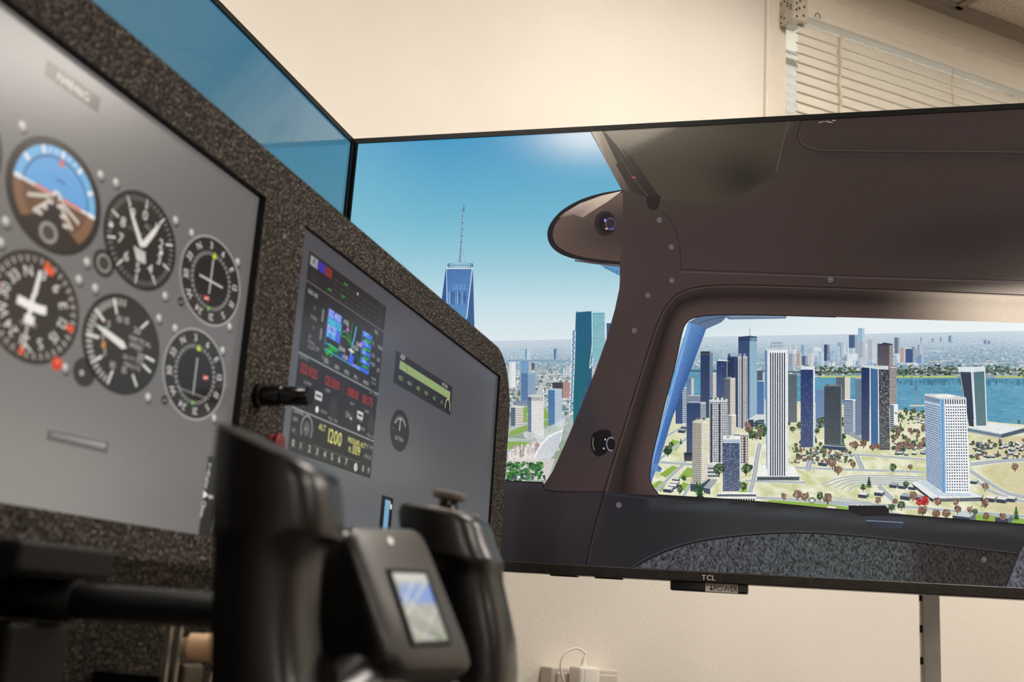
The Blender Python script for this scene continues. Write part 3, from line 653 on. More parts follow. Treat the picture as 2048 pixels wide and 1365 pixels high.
# banded tower on the quay
P.poly([(1648+918/3.4125, V(400)), (1648+1006/3.4125, V(392)), (1648+1022/3.4125, V(800)), (1648+984/3.4125, V(792))], C(46, 56, 74), 21)
for k in range(40): P.line([(1648+(922+k*1.5)/3.4125, V(424+k*9.2)), (1648+(1004+k*.4)/3.4125, V(418+k*9.3))], .5, C(66, 78, 98), 22)
face(1648+1018/3.4125, 1648+1094/3.4125, V(400), V(792), C(62, 100, 110), 60, 14, C(110, 146, 150), 21, fw=.6, fh=.5, lean=4.5)
for z, d in ((1004, 26), (1014, 22), (1096, 14), (922, 66)): P.line([(1648+z/3.4125, V(396)), (1648+(z+d)/3.4125, V(800))], 2.0 if z != 922 else .8, C(228, 232, 236), 23)
P.poly([(1648+915/3.4125, V(424)), (1648+915/3.4125, V(392)), (1648+1096/3.4125, V(388)), (1648+1098/3.4125, V(420)), (1648+1010/3.4125, V(428))], C(214, 224, 230), 23)
P.poly([(1648+980/3.4125, V(806)), (1648+1130/3.4125, V(768)), (1648+1365/3.4125, V(808)), (1648+1210/3.4125, V(850))], C(226, 232, 230), 20)
P.poly([(1648+980/3.4125, V(806)), (1648+1210/3.4125, V(850)), (1648+1210/3.4125, V(878)), (1648+980/3.4125, V(834))], C(130, 150, 164), 20); P.poly([(1648+1210/3.4125, V(850)), (1648+1365/3.4125, V(808)), (1648+1365/3.4125, V(838)), (1648+1210/3.4125, V(878))], C(84, 104, 118), 20)
P.line([(1648+980/3.4125, V(820)), (1648+1210/3.4125, V(864)), (1648+1365/3.4125, V(823))], 1.2, C(40, 54, 70), 21)
# pier and mast
P.rect(1648+582/3.4125, V(650), 1648+690/3.4125, V(660), C(212, 208, 192), 12); P.line([(1648+627/3.4125, V(510)), (1648+629/3.4125, V(690))], .9, C(196, 110, 120), 13); P.rect(1648+620/3.4125, V(510), 1648+632/3.4125, V(552), C(90, 110, 140), 13)
# white punched-window tower in front
f0 = 1648
P.poly([(f0+683/3.4125, V(590)), (f0+800/3.4125, V(612)), (f0+812/3.4125, V(1250)), (f0+700/3.4125, V(1170))], C(176, 196, 218), 27)
for r in range(34):
    for k in range(13):
        u = (k+.22)/13; x = 686+u*108+(r/34)*13; y = 640+r*15.6+u*(24+r*1.55)
        P.rect(f0+x/3.4125, V(y), f0+(x+5.2)/3.4125, V(y+8.5), C(52, 74, 108), 28)
P.poly([(f0+795/3.4125, V(612)), (f0+822/3.4125, V(614)), (f0+832/3.4125, V(1250)), (f0+806/3.4125, V(1246))], C(122, 172, 214), 28)
P.line([(f0+806/3.4125, V(612)), (f0+816/3.4125, V(1248))], 1, C(70, 120, 170), 29)
P.poly([(f0+820/3.4125, V(612)), (f0+970/3.4125, V(606)), (f0+998/3.4125, V(1250)), (f0+832/3.4125, V(1252))], C(240, 243, 246), 28)
for r in range(30):
    v = r/30
    for k in range(9):
        x = 830+v*8+k*(16+v*1.1); y = 660+r*19.6
        P.rect(f0+x/3.4125, V(y), f0+(x+9)/3.4125, V(y+9.5), mix(C(36, 48, 66), C(120, 150, 176), .3 if R3.random() < .2 else 0), 29)
for k in range(9): P.rect(f0+(826+k*16.2)/3.4125, V(612), f0+(834+k*16.2)/3.4125, V(646), C(36, 44, 58), 29)
for k in range(11): P.poly([(f0+(688+k*9.6)/3.4125, V(588+k*2)), (f0+(693+k*9.6)/3.4125, V(589+k*2)), (f0+(693+k*9.6)/3.4125, V(622+k*2)), (f0+(688+k*9.6)/3.4125, V(621+k*2))], C(40, 52, 76), 29)
P.poly([(f0+683/3.4125, V(588)), (f0+688/3.4125, V(575)), (f0+840/3.4125, V(574)), (f0+968/3.4125, V(600)), (f0+970/3.4125, V(608)), (f0+820/3.4125, V(613)), (f0+795/3.4125, V(612))], C(206, 212, 212), 28)
P.disc(f0+826/3.4125, V(590), 20, 3.4, C(236, 236, 232), 29)
P.poly([(f0+598/3.4125, V(1184)), (f0+660/3.4125, V(1164)), (f0+800/3.4125, V(1240)), (f0+1000/3.4125, V(1244)), (f0+1088/3.4125, V(1282)), (f0+735/3.4125, V(1290))], C(228, 232, 232), 26)
P.poly([(f0+598/3.4125, V(1186)), (f0+735/3.4125, V(1290)), (f0+1088/3.4125, V(1284)), (f0+1080/3.4125, V(1308)), (f0+735/3.4125, V(1312)), (f0+610/3.4125, V(1210))], C(48, 58, 70), 26)
for k in range(26): P.rect(f0+(745+k*12.6)/3.4125, V(1290), f0+(749+k*12.6)/3.4125, V(1306), C(170, 180, 184), 27)
P.poly([(f0+640/3.4125, V(1176)), (f0+700/3.4125, V(1166)), (f0+790/3.4125, V(1246)), (f0+1000/3.4125, V(1256)), (f0+1004/3.4125, V(1276)), (f0+770/3.4125, V(1272))], C(196, 210, 222), 27)
# houses and gardens
def house(x, y, s, c=None):
    c = c or R3.choice([C(226, 226, 222), C(198, 204, 206), C(232, 226, 214), C(160, 170, 178)])
    P.poly([(x, y), (x+s, y+s*.12), (x+s, y-s*.30), (x, y-s*.42)], C(56, 66, 80), 14); P.poly([(x, y-s*.42), (x+s*.4, y-s*.75), (x+s*1.35, y-s*.6), (x+s, y-s*.30)], c, 15)
    P.poly([(x+s, y+s*.12), (x+s, y-s*.30), (x+s*1.35, y-s*.6), (x+s*1.35, y-s*.1)], C(96, 108, 120), 14)
for i in range(46): house(R3.uniform(1580, 1705), R3.uniform(902, 928), R3.uniform(4, 6.5))
for i in range(40): house(R3.uniform(1785, 1850), R3.uniform(886, 912), R3.uniform(5, 8))
for i in range(26): house(R3.uniform(1790, 1850), R3.uniform(834, 850), R3.uniform(3.5, 5))
for i in range(60): house(R3.uniform(1936, 2060), R3.uniform(886, 920), R3.uniform(6, 9))
for x, y, s in ((1716, 996, 16), (1748, 992, 16), (1778, 976, 14), (1796, 978, 14), (1816, 980, 14), (1800, 1000, 18), (1826, 1000, 14), (1945, 1000, 16), (1970, 1004, 18), (1992, 1006, 18), (2012, 1004, 16), (1940, 968, 12), (1905, 1046, 34), (1326, 985, 16), (1340, 972, 14), (1344, 964, 12), (1336, 978, 14), (1356, 866, 12), (1362, 858, 10), (1636, 932, 16), (1650, 1026, 18), (1990, 1046, 26)): house(x, y, s)
for i in range(90): tree(R3.uniform(1580, 1705), R3.uniform(894, 930), R3.uniform(6, 11), R3.choice('rgd'), 16)
for i in range(34): tree(R3.uniform(1575, 1700), R3.uniform(848, 892), R3.uniform(10, 20), R3.choice('ggd'), 19 if R3.random() < .5 else 16)
for i in range(16): tree(R3.uniform(1496, 1530), R3.uniform(858, 882), R3.uniform(9, 20), R3.choice('rgg'), 26)
for i in range(50): tree(R3.uniform(1786, 1852), R3.uniform(858, 905), R3.uniform(8, 16), R3.choice('rrgd'), 17)
for i in range(30): tree(R3.uniform(1790, 1850), R3.uniform(824, 846), R3.uniform(5, 12), R3.choice('ggd'), 17)
for i in range(34): tree(R3.uniform(1938, 2060), R3.uniform(884, 920), R3.uniform(6, 13), R3.choice('rgd'), 17)
for x, y, h, k in ((1710, 902, 20, 'r'), (1727, 898, 20, 'r'), (1745, 904, 16, 'r'), (1755, 902, 16, 'r'), (1706, 938, 16, 'r'), (1665, 940, 22, 'r'), (1676, 952, 20, 'r'), (1707, 938, 14, 'r'), (1786, 946, 20, 'g'), (1821, 942, 14, 'r'), (1738, 978, 24, 'g'), (1726, 984, 16, 'g'), (1756, 1010, 16, 'r'), (1656, 1008, 22, 'r'), (1595, 1002, 24, 'r'), (1610, 1004, 20, 'r'), (1640, 1004, 20, 'g'), (1568, 1002, 16, 'r'), (1655, 1010, 24, 'r'), (1812, 978, 16, 'g'), (1826, 1004, 22, 'r'), (1838, 1015, 18, 'x'), (1850, 1016, 24, 'x'), (1845, 1034, 24, 'r'), (1875, 1014, 20, 'r'), (1912, 1014, 18, 'r'), (1970, 1018, 20, 'r'), (1803, 1022, 22, 'g'), (1790, 1012, 16, 'r'), (1872, 1040, 22, 'r'), (1892, 1040, 22, 'r'), (1915, 1030, 20, 'r'), (1940, 1030, 18, 'r'), (1950, 1032, 14, 'g'), (1972, 1042, 18, 'r'), (2006, 1044, 18, 'r'), (2032, 1042, 28, 'g'), (1970, 984, 20, 'r'), (2030, 944, 20, 'r'), (1783, 1025, 18, 'g'), (1336, 914, 24, 'g'), (1342, 898, 14, 'g'), (1362, 890, 12, 'g'), (1400, 1000, 34, 'g'), (1394, 988, 24, 'g'), (1360, 990, 20, 'g'), (1438, 955, 30, 'g'), (1440, 950, 22, 'g'), (1492, 952, 26, 'g'), (1486, 984, 20, 'g'), (1500, 945, 16, 'g'), (1368, 964, 14, 'g'), (1332, 876, 12, 'g'), (2037, 850, 10, 'g')): tree(x, y, h, k, 32)

# ---- wing strut seen through the side window
P.poly([(1399, 636), (1377, 645), (1364, 690), (1300, 930), (1296, 970), (1303, 966), (1320, 920), (1344, 840), (1380, 745), (1413, 658), (1440, 646)], [C(92, 140, 200), C(104, 150, 206), C(84, 134, 196), C(72, 118, 184), C(76, 120, 184), C(86, 128, 188), C(66, 110, 172), C(56, 96, 156), C(52, 90, 150), C(66, 106, 166), C(80, 120, 176)], 34)
P.line([(1380, 648), (1366, 700), (1330, 830), (1303, 930)], 5, C(120, 166, 218), 35)
P.poly([(1378, 645), (1400, 632), (1460, 629), (1442, 646), (1413, 659)], C(92, 112, 144), 35); P.line([(1400, 646), (1420, 640), (1450, 634)], 1.5, C(60, 78, 108), 36)
P.poly([(1446, 630), (1574, 630), (1572, 638), (1458, 640)], C(96, 120, 144), 35); P.line([(1460, 635), (1570, 634)], 1.2, C(150, 172, 190), 36)
P.poly([(1298, 925), (1316, 930), (1325, 938), (1320, 946), (1300, 938)], C(96, 136, 184), 36); P.disc(1319, 938, 2, 2, C(40, 60, 90), 37)

# ---- city in the windscreen gap
X5 = lambda z: 1000+z/3.413
Y5 = lambda z: 600+z/3.413
P.field([(990, 740), (1235, 740), (1235, 1000), (990, 1000)], lambda x, y: mix(mix(C(150, 168, 178), C(196, 198, 194), vnoise(x*.2, y*.3)), C(126, 150, 96), .7*sstep(800, 870, y)*vnoise(x*.05+9, y*.08)), 7, 3)
rooftops(900, 990, 1180, 150, 4)
for i in range(500):
    x, y = R3.uniform(1000, 1180), R3.uniform(725, 800); s = (y-690)/70
    P.rect(x, y-2*s*R3.uniform(.5, 2), x+5*s*R3.uniform(.4, 1), y, R3.choice([C(230, 230, 228), C(196, 200, 204), C(120, 136, 150), C(176, 160, 150), C(92, 120, 92), C(84, 108, 86)]), 5)
P.line([(1015, 722), (1100, 722), (1150, 724)], 3, C(126, 158, 186), 5)
road([(1098, 745), (1085, 775), (1080, 800), (1108, 835), (1135, 850)], 4, 6)
for pts in ([(1045, 815), (1055, 815), (1054, 845), (1046, 845)], [(1088, 815), (1098, 815), (1098, 850), (1086, 855)], [(1018, 862), (1054, 850), (1054, 862), (1020, 874)], [(1016, 884), (1060, 882), (1058, 892), (1018, 903)]): patch(pts, C(136, 172, 84), 7)
road([(1010, 868), (1050, 850), (1100, 838)], 4, 6); road([(1010, 880), (1080, 883)], 4, 7); road([(1012, 905), (1050, 895), (1110, 870)], 5, 7)
P.poly([(1016, 908), (1070, 884), (1110, 880), (1120, 900), (1075, 922), (1016, 922)], C(222, 214, 208), 8)
for i in range(120): x = R3.uniform(1018, 1078); P.rect(x, 890+R3.random()*30-(x-1018)*.1, x+R3.uniform(1, 7), 891+R3.random()*30-(x-1018)*.1, R3.choice([C(186, 172, 166), C(236, 232, 228), C(160, 140, 134)]), 9)
P.poly([(1014, 922), (1110, 918), (1096, 960), (1012, 964)], C(206, 202, 196), 8)
for i in range(190): x = R3.uniform(1014, 1086); y = R3.uniform(926, 962); blob(x, y, R3.uniform(2.5, 5), mix(R3.choice([C(46, 104, 52), C(64, 128, 66), C(30, 70, 44)]), C(180, 206, 160), .0 if R3.random() < .8 else .4), 10, 7, .9)
for i in range(26): x = R3.uniform(1014, 1086); P.rect(x, 948+R3.random()*14, x+R3.uniform(2, 7), 950+R3.random()*12, R3.choice([C(230, 230, 226), C(60, 66, 72), C(130, 140, 146)]), 11)
def B5(z0, zm, z1, yt, yb, cl, cr, L, left=None, right=None):
    if zm > z0: face(X5(z0), X5(zm), Y5(yt), Y5(yb), cl, L=L, **(left or g(0, 0, cl)))
    if z1 > zm: face(X5(zm), X5(z1), Y5(yt), Y5(yb), cr, L=L, **(right or g(0, 0, cr)))
B5(173, 185, 208, 336, 410, C(110, 150, 190), C(186, 206, 218), 9); B5(368, 382, 395, 336, 410, C(70, 104, 156), C(150, 176, 200), 9)
B5(215, 238, 256, 434, 480, C(70, 92, 124), C(176, 170, 170), 9); B5(62, 80, 108, 425, 600, C(206, 212, 216), C(236, 238, 236), 9, None, g(16, 3, C(190, 196, 200)))
B5(420, 430, 440, 470, 512, C(90, 130, 176), C(206, 214, 220), 9); B5(455, 480, 488, 450, 520, C(180, 190, 196), C(226, 228, 226), 9)
B5(140, 196, 212, 422, 690, C(106, 146, 186), C(178, 182, 186), 10, g(28, 6, C(136, 172, 204)), None)
B5(145, 192, 243, 500, 690, C(96, 130, 172), C(158, 182, 204), 11, g(24, 1, C(66, 96, 140), mode='h'), g(24, 1, C(110, 138, 170), mode='h'))
B5(105, 190, 190, 690, 725, C(70, 92, 122), LT, 12, g(3, 1, C(150, 166, 184), mode='h'))
B5(358, 430, 480, 565, 672, C(84, 72, 80), C(196, 160, 150), 11, g(8, 8, C(58, 52, 62), mode='v'), g(7, 8, C(150, 116, 110), mode='v'))
B5(330, 375, 425, 615, 860, C(72, 118, 166), C(196, 210, 220), 13, g(26, 1, C(64, 106, 154), mode='h', fh=.3), g(24, 5, C(110, 140, 172), fh=.5, fw=.7))
P.poly([(X5(330), Y5(618)), (X5(345), Y5(604)), (X5(425), Y5(608)), (X5(425), Y5(618))], C(170, 192, 206), 15)
B5(75, 105, 160, 735, 862, C(84, 104, 124), C(226, 220, 208), 14, g(9, 3, C(60, 78, 100)), g(8, 6, C(96, 92, 92)))
P.poly([(X5(75), Y5(737)), (X5(95), Y5(722)), (X5(160), Y5(726)), (X5(160), Y5(737))], C(210, 210, 204), 16)
B5(190, 215, 300, 660, 945, C(104, 128, 158), C(234, 234, 230), 15, g(24, 3, C(70, 92, 126)), g(26, 13, C(134, 140, 146), fw=.5, fh=.5, top=.1))
for k in range(10): P.rect(X5(196+k*10.2), Y5(664), X5(201+k*10.2), Y5(690), C(70, 80, 92), 17)
P.disc(X5(245), Y5(658), 16, 2.6, C(206, 208, 204), 17); P.poly([(X5(162), Y5(905)), (X5(192), Y5(900)), (X5(300), Y5(938)), (X5(290), Y5(945)), (X5(185), Y5(950)), (X5(163), Y5(935))], C(200, 204, 206), 16)
# ribbed transit hall
wing = bez2([(X5(235), Y5(1075)), (X5(275), Y5(1000)), (X5(340), Y5(930)), (X5(430), Y5(890))], 10); low = bez2([(X5(235), Y5(1080)), (X5(300), Y5(1085)), (X5(360), Y5(1075)), (X5(420), Y5(960))], 10)
P.strip(wing, low, C(206, 218, 228), C(150, 166, 182), 15)
for i in range(1, len(wing), 1): P.line([wing[i], low[min(len(low)-1, i)]], 1.3, C(244, 246, 248), 16); P.line([(wing[i][0]+1.4, wing[i][1]+2), (low[min(len(low)-1, i)][0]+1.4, low[min(len(low)-1, i)][1])], .8, C(84, 100, 122), 16)
for i in range(26):
    u = i/25; x = X5(270+160*u); y = Y5(985-95*u); P.line([(x, y), (x+4-14*(1-u), y-Y5(60)+600-8*u)], .8, C(236, 240, 244), 17)
P.line(wing, 2, C(240, 243, 246), 17)
# teal glass tower with white lattice edge
B5(520, 628, 628, 80, 900, C(36, 92, 128), LT, 13, g(90, 12, C(26, 70, 108), fw=.85, fh=.5))
P.field([(X5(520), Y5(80)), (X5(628), Y5(80)), (X5(610), Y5(480)), (X5(500), Y5(900)), (X5(505), Y5(400))], lambda x, y: mix(C(40, 96, 136), C(30, 104, 116), sstep(650, 780, y)+.3*vnoise(x*.2, y*.05)), 9, 15)
for k in range(100): P.line([(X5(515), Y5(90+k*8)), (X5(622), Y5(92+k*8))], .6, C(30, 78, 110), 16)
face(X5(630), X5(718), Y5(90), Y5(420), C(96, 170, 190), 0, 11, C(206, 226, 228), 14, fw=.3, mode='v')
for k in range(36): P.line([(X5(630), Y5(95+k*9)), (X5(718), Y5(97+k*9))], .6, mix(C(54, 120, 150), C(90, 170, 170), R3.random()), 16)
for k in range(60): x_, y_ = 632+R3.random()*78, 110+R3.random()*290; P.rect(X5(x_), Y5(y_), X5(x_+7), Y5(y_+5), C(70, 160, 160), 15)
P.line([(X5(628), Y5(78)), (X5(630), Y5(300)), (X5(612), Y5(470))], 1.4, C(206, 222, 228), 17); P.line([(X5(524), Y5(84)), (X5(626), Y5(76)), (X5(718), Y5(90))], 1.4, C(176, 212, 220), 17); P.line([(X5(718), Y5(90)), (X5(718), Y5(240))], 1.2, C(206, 226, 230), 17)
P.poly([(X5(494), Y5(212)), (X5(516), Y5(210)), (X5(500), Y5(700)), (X5(478), Y5(800)), (X5(484), Y5(500))], C(78, 120, 156), 16)
for k in range(15):
    y = 215+k*38; x = 494-k*1.3; P.line([(X5(x), Y5(y)), (X5(x+20), Y5(y+19)), (X5(x-1), Y5(y+38))], 1.1, C(232, 238, 242), 17)
P.line([(X5(494), Y5(212)), (X5(486), Y5(480)), (X5(474), Y5(800))], 1.4, C(226, 234, 240), 17); P.line([(X5(516), Y5(212)), (X5(507), Y5(480)), (X5(496), Y5(700))], 1.4, C(226, 234, 240), 17)
P.line([(X5(612), Y5(425)), (X5(640), Y5(400)), (X5(614), Y5(470)), (X5(636), Y5(440))], 1.2, C(226, 234, 240), 17)
B5(728, 728, 756, 160, 260, NV, C(74, 112, 150), 12, None, g(8, 1, C(40, 60, 96), mode='h'))
# tall spire tower
T0 = lambda zx, zy: (840+zx/4.266, 380+zy/4.266)
P.poly([T0(235, 665), T0(452, 665), T0(400, 1110), T0(395, 1290), T0(240, 1290)], [C(62, 104, 166), C(70, 112, 172), C(92, 152, 206), C(92, 152, 206), C(96, 156, 208)], 13)
P.poly([T0(222, 668), T0(236, 668), T0(234, 1290), T0(170, 1290), T0(188, 920)], C(44, 86, 150), 13); P.poly([T0(452, 668), T0(466, 1180), T0(466, 1300), T0(395, 1300), T0(400, 1110)], C(54, 84, 136), 14)
for k in range(52): P.line([T0(238, 690+k*11), T0(448-max(0, k-2)*1.25, 690+k*11)], .5, C(120, 162, 206), 15)
for k in range(26): P.line([T0(244+k*8, 680), T0(242+k*6.2, 1110)], .4, C(54, 92, 150), 15)
for k in range(30): P.line([T0(445-k*1.4, 760+k*14), T0(462, 756+k*14)], .5, C(96, 126, 170), 15)
for k in range(3):
    for j in range(2): P.line([T0(282+k*38, 800+j*28), T0(282+k*38, 822+j*28), T0(308+k*38, 822+j*28), T0(308+k*38, 800+j*28)], .7, C(150, 190, 222), 16)
for k in range(22): P.line([T0(250+k*6.8, 868+R3.random()*6), T0(250+k*6.8, 980-R3.random()*8)], .8, R3.choice([C(30, 56, 108), C(150, 190, 222), C(40, 74, 130)]), 16)
P.line([T0(228, 672), T0(232, 1290)], 1.4, C(190, 206, 220), 16); P.line([T0(447, 672), T0(400, 1100)], 1.8, C(214, 222, 230), 16); P.line([T0(224, 672), T0(455, 672)], 2.4, C(222, 228, 232), 16)
P.ring(*T0(345, 636), 26, 3.0, .88, C(36, 56, 96), 17); P.ring(*T0(345, 654), 26, 3.2, .88, C(44, 66, 108), 17)
for k in range(11): P.line([T0(240+k*21, 634), T0(242+k*21, 660)], .8, C(50, 70, 108), 17)
P.line([T0(343, 620), T0(352, 470), T0(372, 180), T0(377, 115)], [3.2, 2.4, 1.5, .7], C(84, 104, 140), 17); P.line([T0(345, 618), T0(354, 470), T0(374, 180)], .8, C(176, 196, 212), 18)
for y in (180, 226, 282, 338, 394, 450, 512): x = 372-(y-180)*.066; P.line([T0(x-11, y), T0(x+11, y)], 1.2, C(70, 90, 130), 18)
P.line([T0(370, 180), T0(375, 140), T0(380, 180)], 1.6, C(84, 100, 132), 18); P.line([T0(356, 512), T0(318, 620)], .6, C(120, 146, 176), 17); P.line([T0(360, 512), T0(390, 628)], .6, C(120, 146, 176), 17)
P.build('cityscape_picture', 'screen_tv_city', scr)
# ---- picture: cockpit interior framing the view
P = Sheet(tvmap); PF = Sheet(tvmap); PD = Sheet(tvmap)
LOBE = bez2([(1246, 380), (1200, 388), (1160, 401), (1125, 421), (1103, 445), (1095, 468), (1101, 491), (1120, 508), (1150, 519), (1190, 526), (1240, 531)], 5)
PIL = [(1240, 560), (1239, 578), (1230, 620), (1213, 680), (1190, 745), (1160, 820), (1130, 890), (1105, 945), (1087, 972)]
WINL = bez2([(1330, 996), (1312, 988), (1302, 972), (1299, 945), (1306, 912), (1325, 832), (1350, 732), (1364, 670), (1372, 648), (1392, 635), (1420, 631)], 5)
WINT = [(1460, 630), (1700, 636), (2048, 647), (2420, 660)]
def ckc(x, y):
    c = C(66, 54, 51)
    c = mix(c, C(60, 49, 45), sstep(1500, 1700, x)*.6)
    c = mix(c, C(46, 37, 37), .9*math.exp(-(((x-1960)/190)**2+((y-470-(1960-x)*.12)/52)**2)))            # soft dark patch on the headlining
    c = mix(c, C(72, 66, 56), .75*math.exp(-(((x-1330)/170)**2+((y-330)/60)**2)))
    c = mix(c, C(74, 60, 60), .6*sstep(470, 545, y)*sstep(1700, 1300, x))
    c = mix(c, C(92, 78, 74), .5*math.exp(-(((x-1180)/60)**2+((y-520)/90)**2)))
    c = mix(c, C(50, 52, 60), .75*math.exp(-(((x-1168)/42)**2+((y-840)/70)**2)))                      # cooler tone low on the pillar
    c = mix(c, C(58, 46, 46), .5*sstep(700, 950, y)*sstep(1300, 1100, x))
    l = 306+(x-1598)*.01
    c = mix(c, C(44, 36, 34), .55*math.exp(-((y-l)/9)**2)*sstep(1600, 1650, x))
    g = sstep(1690, 1960, x)*sstep(600-(x-2048)*.12-60, 600-(x-2048)*.12+10, y)                          # bright glow painted into the lower headlining colour
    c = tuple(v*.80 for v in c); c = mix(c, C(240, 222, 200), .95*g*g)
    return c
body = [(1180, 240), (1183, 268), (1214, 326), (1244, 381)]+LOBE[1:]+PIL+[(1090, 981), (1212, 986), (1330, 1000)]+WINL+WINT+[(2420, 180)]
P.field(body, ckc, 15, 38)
# lower sill and door
def dorc(x, y):
    c = mix(C(50, 43, 46), C(40, 34, 36), sstep(1010, 1120, y))
    if x > 1205: c = mix(c, mix(C(38, 36, 41), C(47, 51, 54), sstep(1260, 1480, x)), sstep(1190, 1215, x))
    c = mix(c, C(34, 31, 34), .6*sstep(1620, 1900, x)); sill = 992+(x-1318)*.078
    if x > 1300: c = mix(c, C(74, 80, 88), .6*math.exp(-((y-sill-14)/9)**2)); c = mix(c, C(22, 21, 23), .8*math.exp(-((y-sill-2)/5)**2))
    if x < 1210: c = mix(c, C(62, 62, 72), .5*math.exp(-((y-972)/9)**2))
    return tuple(v*.80 for v in c)
P.field([(590, 930), (1000, 961), (1087, 966), (1092, 979), (1150, 983), (1212, 985), (1318, 991), (1500, 1003), (1700, 1022), (2048, 1050), (2420, 1080), (2420, 1260), (590, 1160)], dorc, 14, 39)
# channel and lip around the side window
S1c = bez2([(1207, 985), (1226, 925), (1265, 800), (1300, 690), (1318, 640), (1336, 608), (1362, 585), (1410, 573), (1500, 571), (1700, 577), (2048, 591), (2420, 606)], 9)
S3c = bez2([(1318, 992), (1300, 950), (1323, 838), (1350, 732), (1362, 676), (1372, 648), (1394, 635), (1440, 631), (1520, 631), (1700, 636), (2048, 647), (2420, 659)], 9)
def lerp2(A, B_, t): return [(a[0]+(b[0]-a[0])*t, a[1]+(b[1]-a[1])*t) for a, b in zip(A, B_)]
def lit(cv, c, k=1): return [mix(c, C(238, 216, 192), k*.92*sstep(1700, 2010, p[0])**2) if p[1] < 700 else c for p in cv]  # carries the painted glow on into the window trim colours
a1, a2, a3 = lerp2(S1c, S3c, .07), lerp2(S1c, S3c, .34), lerp2(S1c, S3c, .6)
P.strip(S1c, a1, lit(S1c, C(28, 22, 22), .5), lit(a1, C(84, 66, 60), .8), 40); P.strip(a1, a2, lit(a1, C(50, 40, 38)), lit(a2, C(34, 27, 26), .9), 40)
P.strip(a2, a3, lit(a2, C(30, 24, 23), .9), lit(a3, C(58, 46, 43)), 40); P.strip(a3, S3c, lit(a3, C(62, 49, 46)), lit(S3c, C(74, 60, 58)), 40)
PD.line(S1c, 2.0, C(24, 19, 19), 41); PD.line([p for p in a2 if p[0] < 1420], 1.4, C(20, 16, 16), 41); PD.line([p for p in S3c if p[0] < 1700], 2.0, C(20, 18, 20), 41)
# door seams
PD.line(bez2([(1210, 984), (1196, 1030), (1182, 1085), (1170, 1140)]), 2.4, C(14, 12, 14), 41); PD.line(bez2([(1214, 984), (1200, 1030), (1186, 1085), (1174, 1140)]), 1.2, C(50, 48, 54), 41)
PD.line([(1000, 962), (1087, 966)], 2.2, C(24, 22, 26), 41); PD.line(bez2([(1087, 970), (1092, 981), (1130, 985), (1208, 984)]), 2.2, C(20, 17, 18), 41)
PD.line(bez2([(1318, 991), (1500, 1003), (1700, 1022), (2048, 1050), (2420, 1080)]), 2.6, C(16, 16, 20), 41)
PD.line(bez2([(1208, 988), (1320, 1000), (1500, 1014), (1700, 1032), (2048, 1062), (2420, 1094)]), 1.4, C(52, 54, 58), 41)
# window latch
P.poly([(1697, 1012), (1770, 1012), (1778, 1019), (1778, 1031), (1726, 1034), (1697, 1022)], C(20, 22, 26), 42)
P.poly([(1729, 1034), (1808, 1036), (1810, 1044), (1803, 1056), (1795, 1060), (1742, 1058), (1733, 1050)], [C(50, 58, 72)]*4+[C(38, 44, 56)]*3, 42); PD.line([(1732, 1042), (1806, 1046)], 1.6, C(130, 144, 164), 43)
# fleece map pocket
ft = bez2([(1262, 1140), (1300, 1118), (1345, 1099), (1400, 1084), (1480, 1073), (1580, 1067), (1680, 1071), (1800, 1083), (1950, 1100), (2036, 1110)], 6)
PF.field(ft+[(2012, 1180), (1262, 1142)], lambda x, y: mix(mix(C(50, 50, 55), C(46, 51, 53), sstep(1350, 1650, x)), C(31, 28, 29), sstep(1780, 1860, x)), 22, 42)
PD.line(ft, 3.0, C(14, 13, 15), 43); PD.line([(x-2, y-3) for x, y in ft], 1.2, C(70, 70, 78), 43)
PF.poly([(2060, 1070), (2040, 1105), (2010, 1178), (2300, 1190), (2300, 1060)], C(62, 62, 70), 43); PD.line(bez2([(2060, 1070), (2038, 1106), (2010, 1178)]), 4, C(30, 32, 40), 44); PD.line(bez2([(2064, 1070), (2042, 1106), (2014, 1178)]), 1.5, C(86, 88, 98), 44)
# lobe with vent
ins = [(1246, 386), (1205, 394), (1168, 406), (1134, 426), (1113, 447), (1106, 468), (1111, 487), (1127, 501), (1155, 512), (1192, 519), (1240, 524)]; ins = bez2(ins, 5)
P.strip(LOBE, ins, C(34, 30, 36), C(30, 25, 28), 40)
hub = [(1246, 455)]*len(ins)
P.strip(ins, lerp2(ins, hub, .75), [mix(C(104, 88, 80), C(80, 64, 58), i/len(ins)) for i in range(len(ins))], C(62, 50, 47), 41)
P.poly([(1244, 383), (1204, 392), (1160, 408), (1130, 426), (1118, 436), (1148, 430), (1166, 436), (1190, 420), (1216, 404)], [C(220, 200, 180), C(208, 188, 170), C(186, 166, 150), C(150, 132, 122), C(110, 94, 88), C(128, 110, 102), C(150, 130, 118), C(176, 156, 140), C(196, 176, 158)], 42)
PD.line([(1150, 522), (1192, 528), (1240, 533)], 3, C(86, 62, 62), 42)
P.poly([(1200, 531), (1240, 533), (1240, 553)], C(92, 146, 190), 37)
for k in range(5): PD.line([(1206+k*7, 533+k*2), (1214+k*5, 540+k*2.4)], .8, C(40, 66, 100), 39)
def vent(x, y, r, L):
    P.disc(x, y, r*.86, r, C(38, 32, 34), L); P.disc(x+2, y, r*.62, r*.76, C(22, 18, 22), L+1)
    P.disc(x+r*.34, y, r*.50, r*.56, C(30, 24, 32), L+2); PD.ring(x+r*.42, y+.5, r*.40, r*.5, .86, C(104, 92, 116), L+3); P.disc(x+r*.40, y, r*.30, r*.38, C(46, 36, 52), L+3)
    P.disc(x-r*.02, y-r*.25, r*.09, r*.14, C(150, 140, 220), L+4, 10); P.disc(x+r*.1, y+r*.42, r*.14, r*.07, C(206, 160, 140), L+4, 10)
    P.disc(x+r*.55, y+r*.42, r*.16, r*.07, C(96, 84, 200), L+4, 10)
